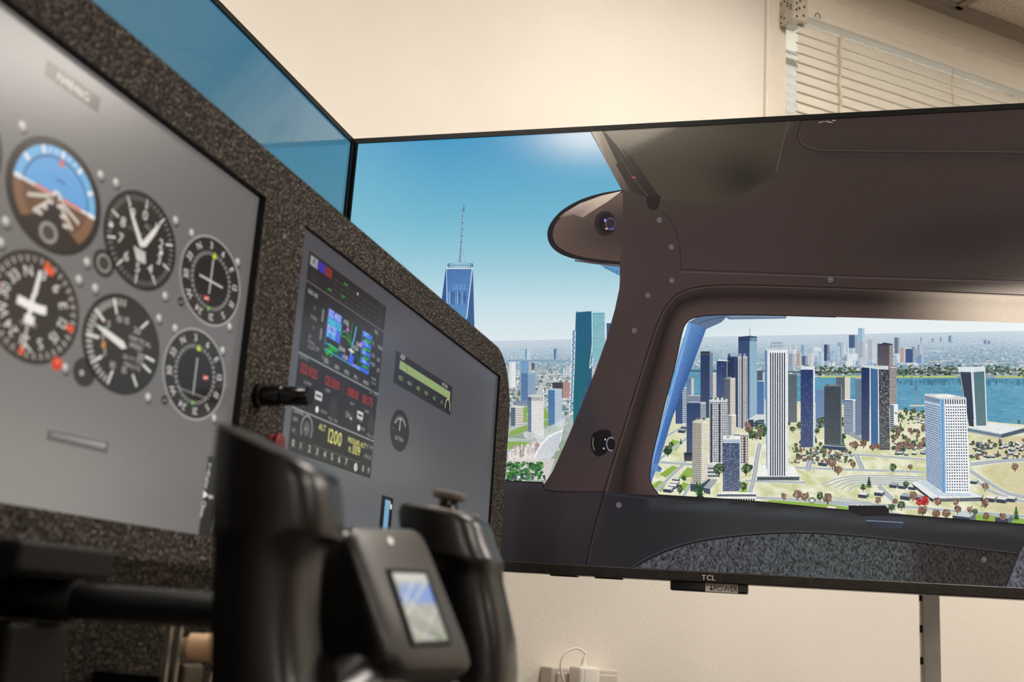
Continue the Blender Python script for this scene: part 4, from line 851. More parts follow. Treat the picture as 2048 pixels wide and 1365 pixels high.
vent(1211, 448, 25, 43)
for p, c in (([(1186, 868), (1206, 860), (1221, 864), (1222, 880), (1214, 905), (1196, 914), (1184, 902), (1182, 884)], C(14, 12, 15)),): P.poly(bez2(p+[p[0]], 4)[:-1], c, 43)
P.disc(1221, 889, 9, 14, C(20, 17, 21), 44); PD.ring(1222, 889, 9, 14, .86, C(150, 156, 180), 45, 28, 1.2, 5.4); P.disc(1225, 889, 5.5, 9.5, C(10, 9, 12), 45); PD.line([(1187, 876), (1186, 890), (1189, 902)], 1.2, C(150, 146, 150), 45)
for x, y in ((1208, 898), (1211, 880)): P.disc(x, y, 1.6, 2, C(196, 190, 220), 46, 8)
# visor and windscreen bow
P.poly([(1183, 262), (1205, 258), (1262, 385), (1246, 382), (1214, 326)], [C(196, 184, 166), C(150, 138, 120), C(66, 54, 48), C(84, 70, 64), C(128, 112, 104)], 42)
vis = bez2([(1395, 252), (1577, 240), (1572, 270), (1560, 315), (1552, 342), (1540, 358), (1515, 372), (1485, 390), (1455, 401), (1425, 404), (1350, 402)], 5)
def visc(x, y):
    c = mix(C(74, 70, 58), C(46, 42, 36), .9*math.exp(-(((x-1490)/70)**2+((y-355)/45)**2)))
    e = (x-1245)+(y-308)*1.9; c = mix(c, C(206, 198, 176), .85*sstep(25, -30, e)*sstep(330, 255, y)); c = mix(c, C(98, 92, 76), .5*sstep(330, 262, y)*sstep(1560, 1330, x)); return (c[0]*.74, c[1]*.68, c[2]*.68)
P.field([(1205, 258), (1395, 246)]+vis[1:]+[(1322, 402), (1304, 398), (1262, 330), (1232, 290)], visc, 10, 41)
P.poly([(1232, 330), (1262, 312), (1318, 392), (1300, 398), (1262, 384)], [C(52, 44, 38), C(52, 44, 38), C(40, 33, 30), C(36, 30, 28), C(50, 42, 38)], 43)
PD.line([(1210, 262), (1262, 350), (1300, 398)], 1.0, C(92, 82, 70), 44); PD.line([(1246, 300), (1314, 394)], 1.6, C(42, 36, 32), 44); P.rect(1264, 354, 1272, 358, C(150, 66, 50), 45)
P.poly([(1293, 394), (1312, 390), (1322, 393), (1318, 414), (1312, 421), (1300, 420), (1293, 408)], C(30, 25, 24), 45)
# headlining seams
PD.line(bez2([(1606, 238), (1597, 262), (1597, 280), (1606, 293), (1630, 302), (1680, 305), (2048, 308), (2420, 312)]), 3.0, C(44, 36, 34), 44); PD.line(bez2([(1600, 262), (1600, 280), (1609, 291), (1632, 299), (1680, 302), (2048, 305)]), 1, C(84, 70, 66), 44)
PD.line([(1577, 242), (1560, 312), (1552, 344)], 1.6, C(90, 76, 68), 44)
PD.line(bez2([(1322, 425), (1340, 440), (1353, 465), (1360, 500), (1362, 538)]), 2.2, C(44, 36, 36), 42); PD.line([(1362, 540), (1420, 542), (1700, 552), (2048, 562), (2420, 572)], 2.2, C(42, 34, 36), 42); PD.line([(1364, 545), (1700, 556), (2048, 566)], 1.6, C(86, 74, 76), 42)
for x, y in ((1319, 441), (1343, 495), (1344, 562), (1296, 592), (1269, 662), (1661, 560), (1238, 1011), (1404, 1117), (1620, 1090), (1968, 1120)):
    P.disc(x, y, 6.4, 6.8, C(34, 29, 30), 45, 20); PD.ring(x, y, 5.2, 5.6, .74, C(128, 120, 124), 46, 20); P.disc(x, y, 3.4, 3.6, C(66, 60, 62), 46, 16); PD.line([(x-2.2, y), (x+2.2, y)], 1, C(150, 144, 146), 47); PD.line([(x, y-2.2), (x, y+2.2)], 1, C(150, 144, 146), 47)
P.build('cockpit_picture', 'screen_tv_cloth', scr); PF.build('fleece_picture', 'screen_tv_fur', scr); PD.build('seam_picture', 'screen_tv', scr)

# ---- maker's lettering, receiver, power sticker, stand
def lettering(name, s, org, ux, uy, h, m, parent, depth=.0006, center=True, gap=.09):
    vs, fs, w = text2d(s, gap); n = Vector(ux).cross(Vector(uy)); org = Vector(org); o = w/2 if center else 0; h = h/.7; k = len(vs)
    V3 = [org+Vector(ux)*((a-o)*h)+Vector(uy)*(b*h)+n*depth for a, b in vs]
    return meshobj(name, V3, fs, m, parent)
UXs, UYs = Vector((0, -1, 0)), Vector((0, 0, 1))
c = on_x(1417, 1157, XR-.006)
lettering('logo', 'TCL', (XR-.0062, c.y, c.z-.003), UXs, UYs, .0072, 'logo_silver', tv, .0004, gap=.12)
ra, rb = on_x(1340, 1165, XR), on_x(1496, 1174, XR)
rc = MB().box((XR+.0, rb.y, z_bot-.0135), (XR+.02, ra.y, z_bot+.002), .003).build('receiver', 'receiver_black', tv)
sa, sb = on_x(1411, 1170, XR), on_x(1476, 1172, XR)
st = MB().box((XR-.0008, sb.y, z_bot-.0125), (XR+.001, sa.y, z_bot-.0005)).build('power_sticker', 'sticker_grey', rc)
lettering('power_lettering', 'POWER', (XR-.001, (sa.y+sb.y)/2-.006, z_bot-.0106), UXs, UYs, .0068, 'ink_black', rc, .0004)
ya = sa.y-.0085; zb = z_bot-.0108
meshobj('arrow', [(XR-.0013, ya+.0006, zb+.0075), (XR-.0013, ya-.0006, zb+.0075), (XR-.0013, ya-.0006, zb+.002), (XR-.0013, ya+.0006, zb+.002), (XR-.0013, ya+.0028, zb+.0033), (XR-.0013, ya-.0028, zb+.0033), (XR-.0013, ya, zb)], [(0, 1, 2, 3), (4, 5, 6)], 'ink_black', rc)
for x in (1125, 1215):
    p = on_x(x, 1150, XR); MB().box((XR+.004, p.y-.02, z_bot-.002), (XR+.02, p.y+.02, z_bot+.001)).build('foot_slot', 'hole_black', tv)
sp = on_x(1650, 244, XR-.0043); sv = []; sf = []
for i in range(9):
    y, z = sp.y+R3.uniform(-.011, .011), sp.z+R3.uniform(-.002, .002); l = R3.uniform(.003, .007); k = len(sv)
    sv += [(sp.x, y, z), (sp.x, y-l, z+R3.uniform(-.001, .001)), (sp.x, y-l*.8, z+.0008), (sp.x, y, z+.0009)]; sf.append((k, k+1, k+2, k+3))
meshobj('scuff', sv, sf, 'sticker_grey', tv)
# slotted upright of the television stand
pX = XR+.40; pa, pb = on_x(1846, 1230, pX), on_x(1880, 1230, pX)
stn = thing('television_stand', (pX+.015, (pa.y+pb.y)/2, 0), 'grey steel slotted upright standing behind the large television', 'stand')
py0, py1 = pb.y, pa.y
up = MB().box((pX, py0, .03), (pX+.03, py1, TZ1-.2), .001).build('upright', 'stand_grey', stn)
side = MB().box((pX-.001, py1, .03), (pX+.03, py1+.0045, TZ1-.2)).build('slotted_flange', 'bracket_tin', stn)
z = .2; slot0 = None
while z < TZ0+.2:
    c = Vector((pX+.005, py1+.003, z))
    if slot0 is None: slot0 = MB().box(c-Vector((.0068, .0022, .006)), c+Vector((.0068, .0022, .006))).build('slot', 'hole_black', side, org=c)
    else: o = slot0.copy(); COL.objects.link(o); o.parent = side; o.location = c-wloc(side)
    z += .0515
MB().box((pX-.42, py0-.004, 0), (pX+.12, py1+.004, .03), .004).build('foot', 'stand_grey', stn)
MB().box((XR+.0755, py0-.05, z_bot+.10), (pX, py1+.05, z_bot+.16)).build('mount_arm', 'tv_back', stn)
MB().box((pX-.0005, py0-.10, z_bot+.09), (pX+.006, py1+.10, z_bot+.17), .001).build('mount_plate', 'tv_back', stn)

# ------------------------------------------------------------------ front television behind the panel
FX1 = XR-.0155; FX0 = FX1-1.21; FZ1 = on_y(570, 142, YF).z-.008; FZ0 = FZ1-.69
ft_ = thing('television', ((FX0+FX1)/2, YF+.04, FZ0-.04), 'television behind the instrument panel showing plain blue sky', 'television')
fr = MB(); b_ = .0085
fr.box((FX0-b_, YF-.004, FZ0), (FX0, YF+.03, FZ1+b_)); fr.box((FX1, YF-.004, FZ0), (FX1+b_, YF+.03, FZ1+b_)); fr.box((FX0, YF-.004, FZ1), (FX1, YF+.03, FZ1+b_))
fr.build('bezel', 'tv_bezel', ft_)
MB().box((FX0-b_, YF-.006, FZ0-.0155), (FX1+b_, YF+.03, FZ0), .0015).build('bottom_bezel', 'tv_brushed', ft_)
bk = MB().box((FX0-.004, YF+.012, FZ0-.01), (FX1+.004, YF+.035, FZ1+.004), .004); bk.box((FX0+.15, YF+.035, FZ0+.02), (FX1-.15, YF+.075, FZ0+.42), .012); bk.build('back_cover', 'tv_back', ft_)
s2 = MB().box((FX0, YF, FZ0), (FX1, YF+.010, FZ1)).build('screen', 'tv_glass', ft_)
P = Sheet(lambda x, z, L: Vector((x, YF-.0003, z)))
P.field([(FX0, FZ0), (FX1, FZ0), (FX1, FZ1), (FX0, FZ1)], lambda x, z: mix(C(90, 126, 132), C(62, 116, 142), sstep(FZ0+.3, FZ1, z)), .08, 0)
P.build('sky_picture', 'screen_tv_front', s2)
st2 = thing('television_stand', ((FX0+FX1)/2, YF+.12, 0), 'grey steel stand behind the television that shows plain blue sky', 'stand')
MB().box(((FX0+FX1)/2-.025, YF+.098, .03), ((FX0+FX1)/2+.025, YF+.128, FZ1-.2), .001).build('upright', 'stand_grey', st2)
MB().box(((FX0+FX1)/2-.03, YF-.15, 0), ((FX0+FX1)/2+.03, YF+.30, .03), .004).build('foot', 'stand_grey', st2)
MB().box(((FX0+FX1)/2-.12, YF+.0755, FZ0+.10), ((FX0+FX1)/2+.12, YF+.098, FZ0+.18)).build('mount_plate', 'tv_back', st2)

# ------------------------------------------------------------------ instrument panel: carpeted board with two flush monitors
PY = .45; PT = CZ+.3588
M1 = (.315, .8005, CZ+.0440, CZ+.3205)      # x0 x1 z0 z1 of the gauge monitor opening
M2 = (.8745, 1.4975, CZ+.044, CZ+.3225)
def rrect(x0, x1, z0, z1, r=.004, n=4):
    o = []
    for cx, cz, a in ((x1-r, z1-r, 0), (x0+r, z1-r, 90), (x0+r, z0+r, 180), (x1-r, z0+r, 270)):
        for k in range(n+1): q = math.radians(a+90*k/n); o.append((cx+r*math.cos(q), cz+r*math.sin(q)))
    return o
pan = thing('instrument_panel', (.6, PY+.01, 0), 'instrument panel board covered in dark speckled carpet with rounded corner', 'instrument panel')
def plate(name, outline, holes, y0, y1, m, m2, parent):
    """board with openings: front at y0, back at y1"""
    cu = bpy.data.curves.new('outline', 'CURVE'); cu.dimensions = '2D'; cu.fill_mode = 'BOTH'; cu.extrude = abs(y1-y0)/2
    for loop in [outline]+holes:
        sp = cu.splines.new('POLY'); sp.points.add(len(loop)-1); sp.use_cyclic_u = True
        for p, (x, z) in zip(sp.points, loop): p.co = (x, z, 0, 1)
    ob = bpy.data.objects.new('outline', cu); COL.objects.link(ob); dg = bpy.context.evaluated_depsgraph_get()
    me = ob.evaluated_get(dg).to_mesh(); ym = (y0+y1)/2
    vs = [Vector((v.co.x, ym-v.co.z, v.co.y)) for v in me.vertices]; fs = [tuple(p.vertices) for p in me.polygons]
    ob.evaluated_get(dg).to_mesh_clear(); bpy.data.objects.remove(ob); bpy.data.curves.remove(cu)
    o = meshobj(name, vs, fs, m, parent); o.data.materials.append(MATS[m2])
    xs = [p[0] for p in outline]; zs = [p[1] for p in outline]
    for p in o.data.polygons:
        if abs(p.normal.y) < .5:
            w = [wloc(o)+o.data.vertices[i].co for i in p.vertices]; c = sum(w, Vector())/len(w)
            if any(min(q[0] for q in h)-.001 < c.x < max(q[0] for q in h)+.001 and min(q[1] for q in h)-.001 < c.z < max(q[1] for q in h)+.001 for h in holes): p.material_index = 1
    return o
R_ = .085; xr = 1.5545
PB = CZ+.022
outl = [(-.35, PB), (xr-.002, PB), (xr, PT-R_-.1)]
outl += [(xr-R_+R_*math.cos(math.radians(a)), PT-R_+R_*math.sin(math.radians(a))) for a in range(0, 91, 9)]+[(-.35, PT)]
board = plate('board', outl, [rrect(*M1, r=.0004, n=1), rrect(*M2, r=.0004, n=1)], PY, PY+.030, 'carpet', 'panel_edge', pan)
# pedestal legs that carry the board
for x in (-.30, 1.530): MB().box((x-.016, PY+.0300, 0), (x+.016, PY+.0605, CZ+.2), .002).build('leg', 'black_plastic', pan)
# lower carpeted board, its backward lean made up so ceiling light leaves it darker
KA = math.radians(32); KL = .62; ka = Vector((0, math.sin(KA), -math.cos(KA))); kn = Vector((0, math.cos(KA), math.sin(KA)))
def tilted_board_y(z): return PY+(PB-z)*math.tan(KA)
MB().obox(Vector(((-.35+xr)/2, PY, PB))+ka*(KL/2)+kn*.008, Vector((1, 0, 0)), ka, kn, (xr+.35)/2-.002, KL/2, .008).build('kick_board', 'carpet', pan)
for px, py, r in ((570, 481, .0058), (1009, 793, .005)):
    p = on_y(px, py, PY)
    sc_ = MB().lathe(p+Vector((0, .001, 0)), (0, -1, 0), [(0, r*1.05), (.0014, r), (.0022, r*.6)], 18).build('screw', 'screw_steel', pan, True)
    MB().box((p.x-r*.6, p.y-.0016, p.z-.0006), (p.x+r*.6, p.y-.0010, p.z+.0006)).build('screw_slot', 'hole_black', sc_)
# push-pull knob with a stepped black grip
k0 = on_y(516, 792, PY)
MB().lathe(k0, (0, -1, 0), [(-.002, .0105), (.004, .0105), (.005, .0085), (.022, .0085), (.0225, .0070), (.024, .0070), (.0245, .0078), (.044, .0078), (.046, .0066)], 28).build('push_pull_knob', 'gloss_black', pan, True)
k1 = on_y(541, 888, PY)
MB().lathe(k1, (0, -1, 0), [(-.002, .008), (.002, .008), (.003, .005), (.005, .005), (.0055, .0085), (.009, .0085), (.010, .006)], 24).build('mixture_knob', 'red_plastic', pan, True)

def monitor(name, M, ys, label, bez_col='panel_edge'):
    x0, x1, z0, z1 = M
    t = thing(name, ((x0+x1)/2, ys+.015, z0), label, 'monitor')
    MB().box((x0-.010, PY+.0308, z0-.010), (x1+.010, PY+.062, z1+.010), .004).build('back_cover', 'tv_back', t)
    s = MB().box((x0+.0006, ys, z0+.0006), (x1-.0006, PY+.0305, z1-.0006)).build('screen', 'tv_glass', t)
    return t, s
Y1, Y2 = PY+.0065, PY+.0035
m1, sc1 = monitor('gauge_monitor', M1, Y1, 'panel monitor showing six round flight gauges on a grey background')
m2, sc2 = monitor('avionics_monitor', M2, Y2, 'panel monitor showing a radio stack on a dark grey background')
def map1(x, z, L): return Vector((x, Y1-.0002-L*.00003, z))
def map2(x, z, L): return Vector((x, Y2-.0002-L*.00003, z))
def p1(px, py): v = on_y(px, py, Y1); return (v.x, v.z)
def p2(px, py): v = on_y(px, py, Y2); return (v.x, v.z)
G0 = C(38, 33, 30); WG = C(222, 216, 208); GM = C(150, 146, 140)
P = Sheet(map1)
P.field([(M1[0]+.0007, M1[2]+.0007), (M1[1]-.0007, M1[2]+.0007), (M1[1]-.0007, M1[3]-.0007), (M1[0]+.0007, M1[3]-.0007)], lambda x, z: mix(mix(C(112, 108, 105), C(138, 135, 131), sstep(M1[2]+.1, M1[2], z)), C(98, 95, 94), .8*sstep(M1[1]-.22, M1[1], x)), .03, 0)
pl = [p1(94, 118), p1(202, 186), p1(197, 222), p1(88, 150)]
zc = (pl[0][1]+pl[3][1])/2; hh = (pl[0][1]-pl[3][1])/2; xa, xb = (pl[0][0]+pl[3][0])/2, (pl[1][0]+pl[2][0])/2
P.rect(xa, zc-hh, xb, zc+hh, C(44, 32, 24), 1); P.text('N4846G', (xa+xb)/2, zc-hh*.52, hh*1.04, C(206, 198, 190), 2, sx=1.15, center=True)
pl = [p1(96, 860), p1(217, 886), p1(214, 908), p1(92, 880)]
P.poly(pl, C(88, 84, 82), 1); a, b = pl[0], pl[2]
P.poly([(pl[0][0]+.003, pl[0][1]-.0012), (pl[1][0]-.003, pl[1][1]-.0012), (pl[2][0]-.003, pl[2][1]+.0025), (pl[3][0]+.003, pl[3][1]+.0025)], [C(142, 138, 134), C(170, 166, 162), C(120, 117, 114), C(104, 101, 99)], 2)
def bolts(P_, g_, k=1.0):
    for sx, sz in ((1, 1), (-1, 1), (1, -1), (-1, -1)):
        x, z = g_[0]+sx*g_[2]*.80*k, g_[1]+sz*g_[3]*.80*k
        P_.disc(x+.0012, z-.0016, .0040, .0034, C(66, 62, 60), 1, 14); P_.disc(x, z, .0038, .0032, C(150, 146, 142), 2, 14); P_.disc(x-.0006, z+.0006, .0022, .0018, C(206, 202, 196), 3, 12)
AI, ALT, DG, VSI, V1, V2 = (.5599, CZ+.2299, .0448, .0346), (.6509, CZ+.2324, .0430, .0332), (.5568, CZ+.1594, .0425, .0332), (.6469, CZ+.1590, .0436, .0330), (.7444, CZ+.2322, .0443, .0337), (.7392, CZ+.1590, .0434, .0337)
LFT = [(AI[0]-.092, AI[1], .043, .0335), (AI[0]-.092, DG[1], .043, .0335)]
for g_ in (AI, ALT, DG, VSI): bolts(P, g_, 1.06)
for g_ in (V1, V2): bolts(P, g_, .98)
P.build('background_picture', 'screen_panel', sc1)
def gauge(name, g_, fn, col=G0):
    S = Sheet(map1); U = lambda u, v: (g_[0]+u*g_[2], g_[1]+v*g_[3])
    S.disc(g_[0], g_[1], g_[2], g_[3], C(28, 25, 23), 3, 48); S.disc(*U(0, 0), g_[2]*.95, g_[3]*.95, col, 4, 48)
    fn(S, U, g_); return S.build(name, 'screen_panel', sc1)
def pol(U, a, r): a = math.radians(a); return U(r*math.sin(a), r*math.cos(a))
def ticks(S, U, a0, a1, n, r0, r1, w, c, L=6):
    for i in range(n): a = a0+(a1-a0)*i/n; S.line([pol(U, a, r0), pol(U, a, r1)], w, c, L)
def num(S, U, g_, s, a, r, h, c=WG, L=6, rot=False):
    x, z = pol(U, a, r); q = math.radians(a) if rot else 0; k = g_[2]/g_[3]
    ux = (math.cos(q)*k, -math.sin(q)); uy = (math.sin(q)*k, math.cos(q)); hh_ = h*g_[3]
    S.text(s, x-uy[0]*hh_*.5, z-uy[1]*hh_*.5, hh_, c, L, ux, uy, center=True)
def needle(S, a, b, w, c=WG, L=9):
    dx, dz = b[0]-a[0], b[1]-a[1]; d = math.hypot(dx, dz); nx, nz = -dz/d*w, dx/d*w; m_ = (a[0]+dx*.12, a[1]+dz*.12); e = (a[0]+dx*.62, a[1]+dz*.62)
    S.poly([a, (m_[0]+nx, m_[1]+nz), (e[0]+nx*.8, e[1]+nz*.8), b, (e[0]-nx*.8, e[1]-nz*.8), (m_[0]-nx, m_[1]-nz)], c, L)
def f_ai(S, U, g_):
    S.disc(*U(0, 0), g_[2]*.86, g_[3]*.86, C(60, 50, 42), 5, 40)
    S.disc(*U(0, .0), g_[2]*.86, g_[3]*.86, C(112, 172, 214), 6, 30, 0, math.pi)
    S.disc(*U(0, .0), g_[2]*.70, g_[3]*.70, C(52, 84, 128), 7, 30, 0, math.pi); S.disc(*U(0, 0), g_[2]*.67, g_[3]*.66, C(98, 160, 212), 8, 30, 0, math.pi)
    S.disc(*U(0, 0), g_[2]*.86, g_[3]*.86, C(126, 92, 66), 6, 30, math.pi, 2*math.pi); S.disc(*U(0, 0), g_[2]*.68, g_[3]*.68, C(104, 74, 54), 7, 30, math.pi, 2*math.pi)
    S.line([U(-.86, 0), U(.86, 0)], .0016, C(232, 226, 220), 9); S.line([U(-.45, .012), U(-.1, .012)], .0015, C(226, 104, 58), 10); S.line([U(.12, .012), U(.55, .012)], .0015, C(226, 104, 58), 10)
    for a in (-90, -60, -30, 0, 30, 60, 90): S.line([pol(U, a, .72), pol(U, a, .85)], .0026, C(232, 232, 232), 9)
    for a in (-20, -10, 10, 20): S.line([pol(U, a, .74), pol(U, a, .82)], .0014, C(206, 220, 230), 9)
    S.poly([U(-.07, .56), U(.07, .56), U(0, .74)], C(206, 110, 110), 9)
    for a in (-112, -138, 135, 115): S.line([pol(U, a, .14), pol(U, a, .60)], .0022, C(206, 196, 184), 9)
    for v, w in ((-.14, .16), (-.28, .26), (-.42, .34)): S.line([U(-w, v), U(-w+.12, v)], .0022, C(214, 204, 194), 9); S.line([U(w-.12, v), U(w, v)], .0022, C(214, 204, 194), 9)
    S.poly([U(-.62, -.62), U(-.2, -.40), U(-.1, -.12), U(.1, -.12), U(.2, -.40), U(.62, -.62), U(.3, -.88), U(-.3, -.88)], C(40, 34, 30), 8)
    S.disc(*U(0, .02), g_[2]*.09, g_[3]*.09, C(214, 208, 200), 11, 14); S.disc(*U(0, -.02), g_[2]*.05, g_[3]*.05, C(70, 60, 52), 12, 12)
    S.ring(*U(-.04, -.68), g_[2]*.19, g_[3]*.19, .66, C(146, 140, 132), 10); S.disc(*U(-.04, -.68), g_[2]*.125, g_[3]*.125, C(66, 60, 54), 10, 20)
    S.line([U(-.06, .30), U(.14, .30)], .0018, C(72, 116, 164), 10)
gauge('attitude_indicator', AI, f_ai)
def f_alt(S, U, g_):
    kb = p1(207, 527); S.disc(kb[0], kb[1], .0115, .0090, G0, 3, 24); S.ring(kb[0], kb[1], .0078, .0062, .68, C(132, 127, 121), 5); S.disc(kb[0], kb[1], .0050, .0040, C(58, 53, 49), 5, 16)
    ticks(S, U, 0, 360, 50, .80, .90, .0009, C(140, 134, 128)); ticks(S, U, 0, 360, 10, .70, .90, .0015, WG)
    for i in range(10): num(S, U, g_, str(i), i*36, .56, .20)
    S.text('ALT', *U(.02, .30), .0038, C(150, 146, 140), 6, sx=1.3); S.text('1000 FEET', *U(-.40, .10), .0026, C(110, 106, 100), 6, sx=1.3)
    q = [U(-.16, -.18), U(.12, -.18), U(.20, -.40), U(-.06, -.42)]; S.poly(q, C(120, 114, 108), 6)
    for k in range(4): S.line([U(-.16+k*.09, -.18), U(-.02+k*.06, -.42)], .0018, C(222, 216, 208), 7)
    needle(S, p1(283, 494), p1(256, 408), .0021); needle(S, p1(283, 494), p1(322, 446), .0026); S.disc(*p1(282, 488), .003, .0024, WG, 10, 14)
    S.disc(*p1(221, 450), .0022, .0018, WG, 9, 10); S.disc(*p1(321, 506), .0022, .0018, WG, 9, 10)
gauge('altimeter', ALT, f_alt)
def f_dg(S, U, g_):
    ticks(S, U, 0, 360, 72, .84, .92, .0008, C(130, 122, 114)); ticks(S, U, 0, 360, 36, .80, .92, .0012, C(190, 182, 172))
    for i, s in enumerate(['N', '3', '6', 'E', '12', '15', 'S', '21', '24', 'W', '30', '33']): num(S, U, g_, s, i*30-22, .64, .19, C(226, 220, 212), 6, True)
    for a in (8, 98, 188, 278): S.line([pol(U, a, .74), pol(U, a, .90)], .0040, C(222, 84, 44), 8)
    S.disc(*p1(100, 543), .0034, .0028, C(228, 88, 46), 9, 14)
    S.line([p1(62, 705), p1(47, 685)], .0012, WG, 7); S.line([p1(44, 700), p1(54, 650)], .0018, C(196, 190, 182), 8)
    S.poly([p1(77, 540), p1(83, 545), p1(72, 592), p1(63, 592)], C(232, 227, 220), 9); S.line([p1(66, 590), p1(55, 640)], .0032, C(236, 231, 224), 9)
    S.line(bez2([p1(33, 598), p1(45, 604), p1(60, 612), p1(80, 620), p1(91, 622)], 3), .0052, C(236, 231, 224), 10); S.line([p1(47, 637), p1(67, 643)], .0052, C(230, 225, 218), 10); S.line([p1(38, 643), p1(72, 653)], .003, C(110, 104, 98), 8)
    kb = p1(113, 728); S.disc(kb[0], kb[1], .0068, .0054, C(120, 114, 108), 3, 20); S.disc(kb[0], kb[1], .0050, .0042, C(206, 52, 26), 6, 20); S.disc(kb[0], kb[1]+.0012, .002, .0016, C(240, 110, 70), 7, 10)
gauge('heading_indicator', DG, f_dg)
def f_vsi(S, U, g_):
    kb = p1(168, 745); S.disc(kb[0], kb[1], .0115, .0092, C(44, 39, 36), 3, 24)
    ticks(S, U, -165, 0, 24, .76, .90, .0016, C(186, 180, 172)); ticks(S, U, -165, 10, 5, .60, .90, .0020, WG)
    for a in (40, 95, 112, 145): S.line([pol(U, a, .62), pol(U, a, .88)], .0018, WG, 6)
    for a, s in ((-90, '0'), (-55, '5'), (-20, '10'), (2, '15'), (38, '20'), (100, '20'), (-125, '5'), (-160, '10'), (165, '15')): num(S, U, g_, s, a, .50, .13, C(190, 184, 176))
    S.text('VERTICAL', *U(.12, .16), .0032, C(186, 180, 172), 6, sx=1.3); S.text('SPEED', *U(.16, .02), .0032, C(186, 180, 172), 6, sx=1.3); S.text('100 FT PER', *U(.05, -.26), .0030, C(170, 164, 156), 6, sx=1.2); S.text('MINUTE', *U(.10, -.40), .0030, C(170, 164, 156), 6, sx=1.3)
    S.rect(*p1(203, 682), *p1(209, 698), C(190, 130, 70), 7); S.disc(*p1(211, 657), .0018, .0014, C(70, 150, 110), 7, 8)
    needle(S, p1(252, 697), p1(186, 646), .0026)
gauge('vertical_speed_indicator', VSI, f_vsi)
def f_vor(two):
    def f(S, U, g_):
        S.ring(g_[0], g_[1], g_[2]*1.0, g_[3]*1.0, .955, C(158, 154, 150), 6, 48)
        S.disc(*U(0, 0), g_[2]*.60, g_[3]*.60, C(26, 23, 22), 5, 36)
        ticks(S, U, 0, 360, 72, .58, .64, .0006, C(150, 146, 140)); ticks(S, U, 0, 360, 36, .57, .66, .0008, C(190, 186, 180))
        for i, s in enumerate(['N', '3', '6', 'E', '12', '15', 'S', '21', '24', 'W', '30', '33']): num(S, U, g_, s, i*30-40, .80, .15, C(222, 218, 212), 6, True)
        S.poly([pol(U, 0, .68), pol(U, 7, .54), pol(U, -7, .54)], C(206, 222, 44), 8); S.poly([pol(U, 178, .68), pol(U, 183, .60), pol(U, 173, .60)], C(120, 206, 40), 8)
        if two:
            S.line([p1(394, 716), p1(385, 790)], .0013, C(196, 192, 186), 9)
            for i in range(9): S.disc(*U(-.40+i*.1, -.42), .0010, .0008, C(170, 166, 160), 8, 8)
            fl = p1(410, 756)
        else:
            S.line([p1(426, 518), p1(417, 588)], .0013, C(210, 206, 200), 9); S.line([p1(398, 550), p1(444, 576)], .0013, C(210, 206, 200), 9); fl = p1(412, 597); S.rect(*p1(398, 588), *p1(404, 596), C(84, 80, 76), 8)
        S.rect(fl[0]-.0034, fl[1]-.0014, fl[0]+.0034, fl[1]+.0016, C(214, 66, 58), 9); S.line([(fl[0]-.0028, fl[1]-.001), (fl[0]+.0028, fl[1]+.001)], .0008, C(246, 220, 216), 10)
        kb = p1(328, 801) if two else p1(361, 604); S.disc(kb[0], kb[1], .0064, .0050, C(120, 115, 110), 7, 20); S.disc(kb[0], kb[1], .0048, .0038, C(40, 36, 34), 8, 20); S.line([(kb[0]-.0026, kb[1]-.001), (kb[0]+.0026, kb[1]+.001)], .0012, C(130, 126, 120), 9)
    return f
gauge('course_indicator', V1, f_vor(False)); gauge('course_indicator', V2, f_vor(True))
def f_l(S, U, g_): ticks(S, U, 0, 360, 40, .8, .92, .001, C(150, 144, 138)); needle(S, U(0, 0), U(.4, .5), .003)
gauge('airspeed_indicator', LFT[0], f_l); gauge('turn_indicator', LFT[1], f_l)
# trim indicator strip
S = Sheet(map1); a, b_ = p1(416, 912), p1(392, 1066)
S.rect(a[0], M1[2]+.0008, M1[1]-.001, a[1], C(36, 33, 33), 3)
for i, ch in enumerate('TAKE'): q = p1(418.5-i*2.2, 934+i*12.5); S.text(ch, q[0], q[1]-.002, .0044, C(214, 210, 204), 5, sx=1.3, center=True)
for i, ch in enumerate('OFF'): q = p1(407-i*2.2, 1009+i*11); S.text(ch, q[0], q[1]-.002, .0044, C(214, 210, 204), 5, sx=1.3, center=True)
q = p1(410, 990); S.poly([(q[0]-.003, q[1]-.003), (q[0]+.004, q[1]), (q[0]-.003, q[1]+.003)], C(232, 228, 222), 5); q = p1(421, 995); S.rect(q[0]-.003, q[1]-.0012, q[0]+.003, q[1]+.0014, C(222, 216, 206), 5)
S.line([p1(430, 1010), p1(421, 1066)], .0022, C(86, 92, 92), 5); S.build('trim_indicator', 'screen_panel', sc1)

# ---- avionics monitor picture
P = Sheet(map2)
P.field([(M2[0]+.0007, M2[2]+.0007), (M2[1]-.0007, M2[2]+.0007), (M2[1]-.0007, M2[3]-.0007), (M2[0]+.0007, M2[3]-.0007)], lambda x, z: mix(C(74, 73, 77), C(98, 99, 102), sstep(M2[2]+.22, M2[2]+.02, z)), .04, 0)
P.build('background_picture', 'screen_panel', sc2)
RX0, RX1 = .8935, 1.0795; RT = CZ+.3055
zs = [RT, p2(616, 563)[1], p2(600, 706)[1], p2(586, 815)[1], CZ+.1265]
def RS(i): return (RX0, RX1, zs[i+1], zs[i])
def un(B_, u, v): return (B_[0]+(B_[1]-B_[0])*u, B_[3]+(B_[2]-B_[3])*v)
def tx(S, B_, s, u, v, h, c, L=4, sx=1.25): x, z = un(B_, u, v); S.text(s, x, z, h, c, L, sx=sx)
def rc2(S, B_, u0, v0, u1, v1, c, L): x0, z0 = un(B_, u0, v0); x1, z1 = un(B_, u1, v1); S.rect(x0, z1, x1, z0, c, L)
K0 = C(33, 30, 31); GYT = C(178, 176, 174); DIM = C(72, 70, 70)
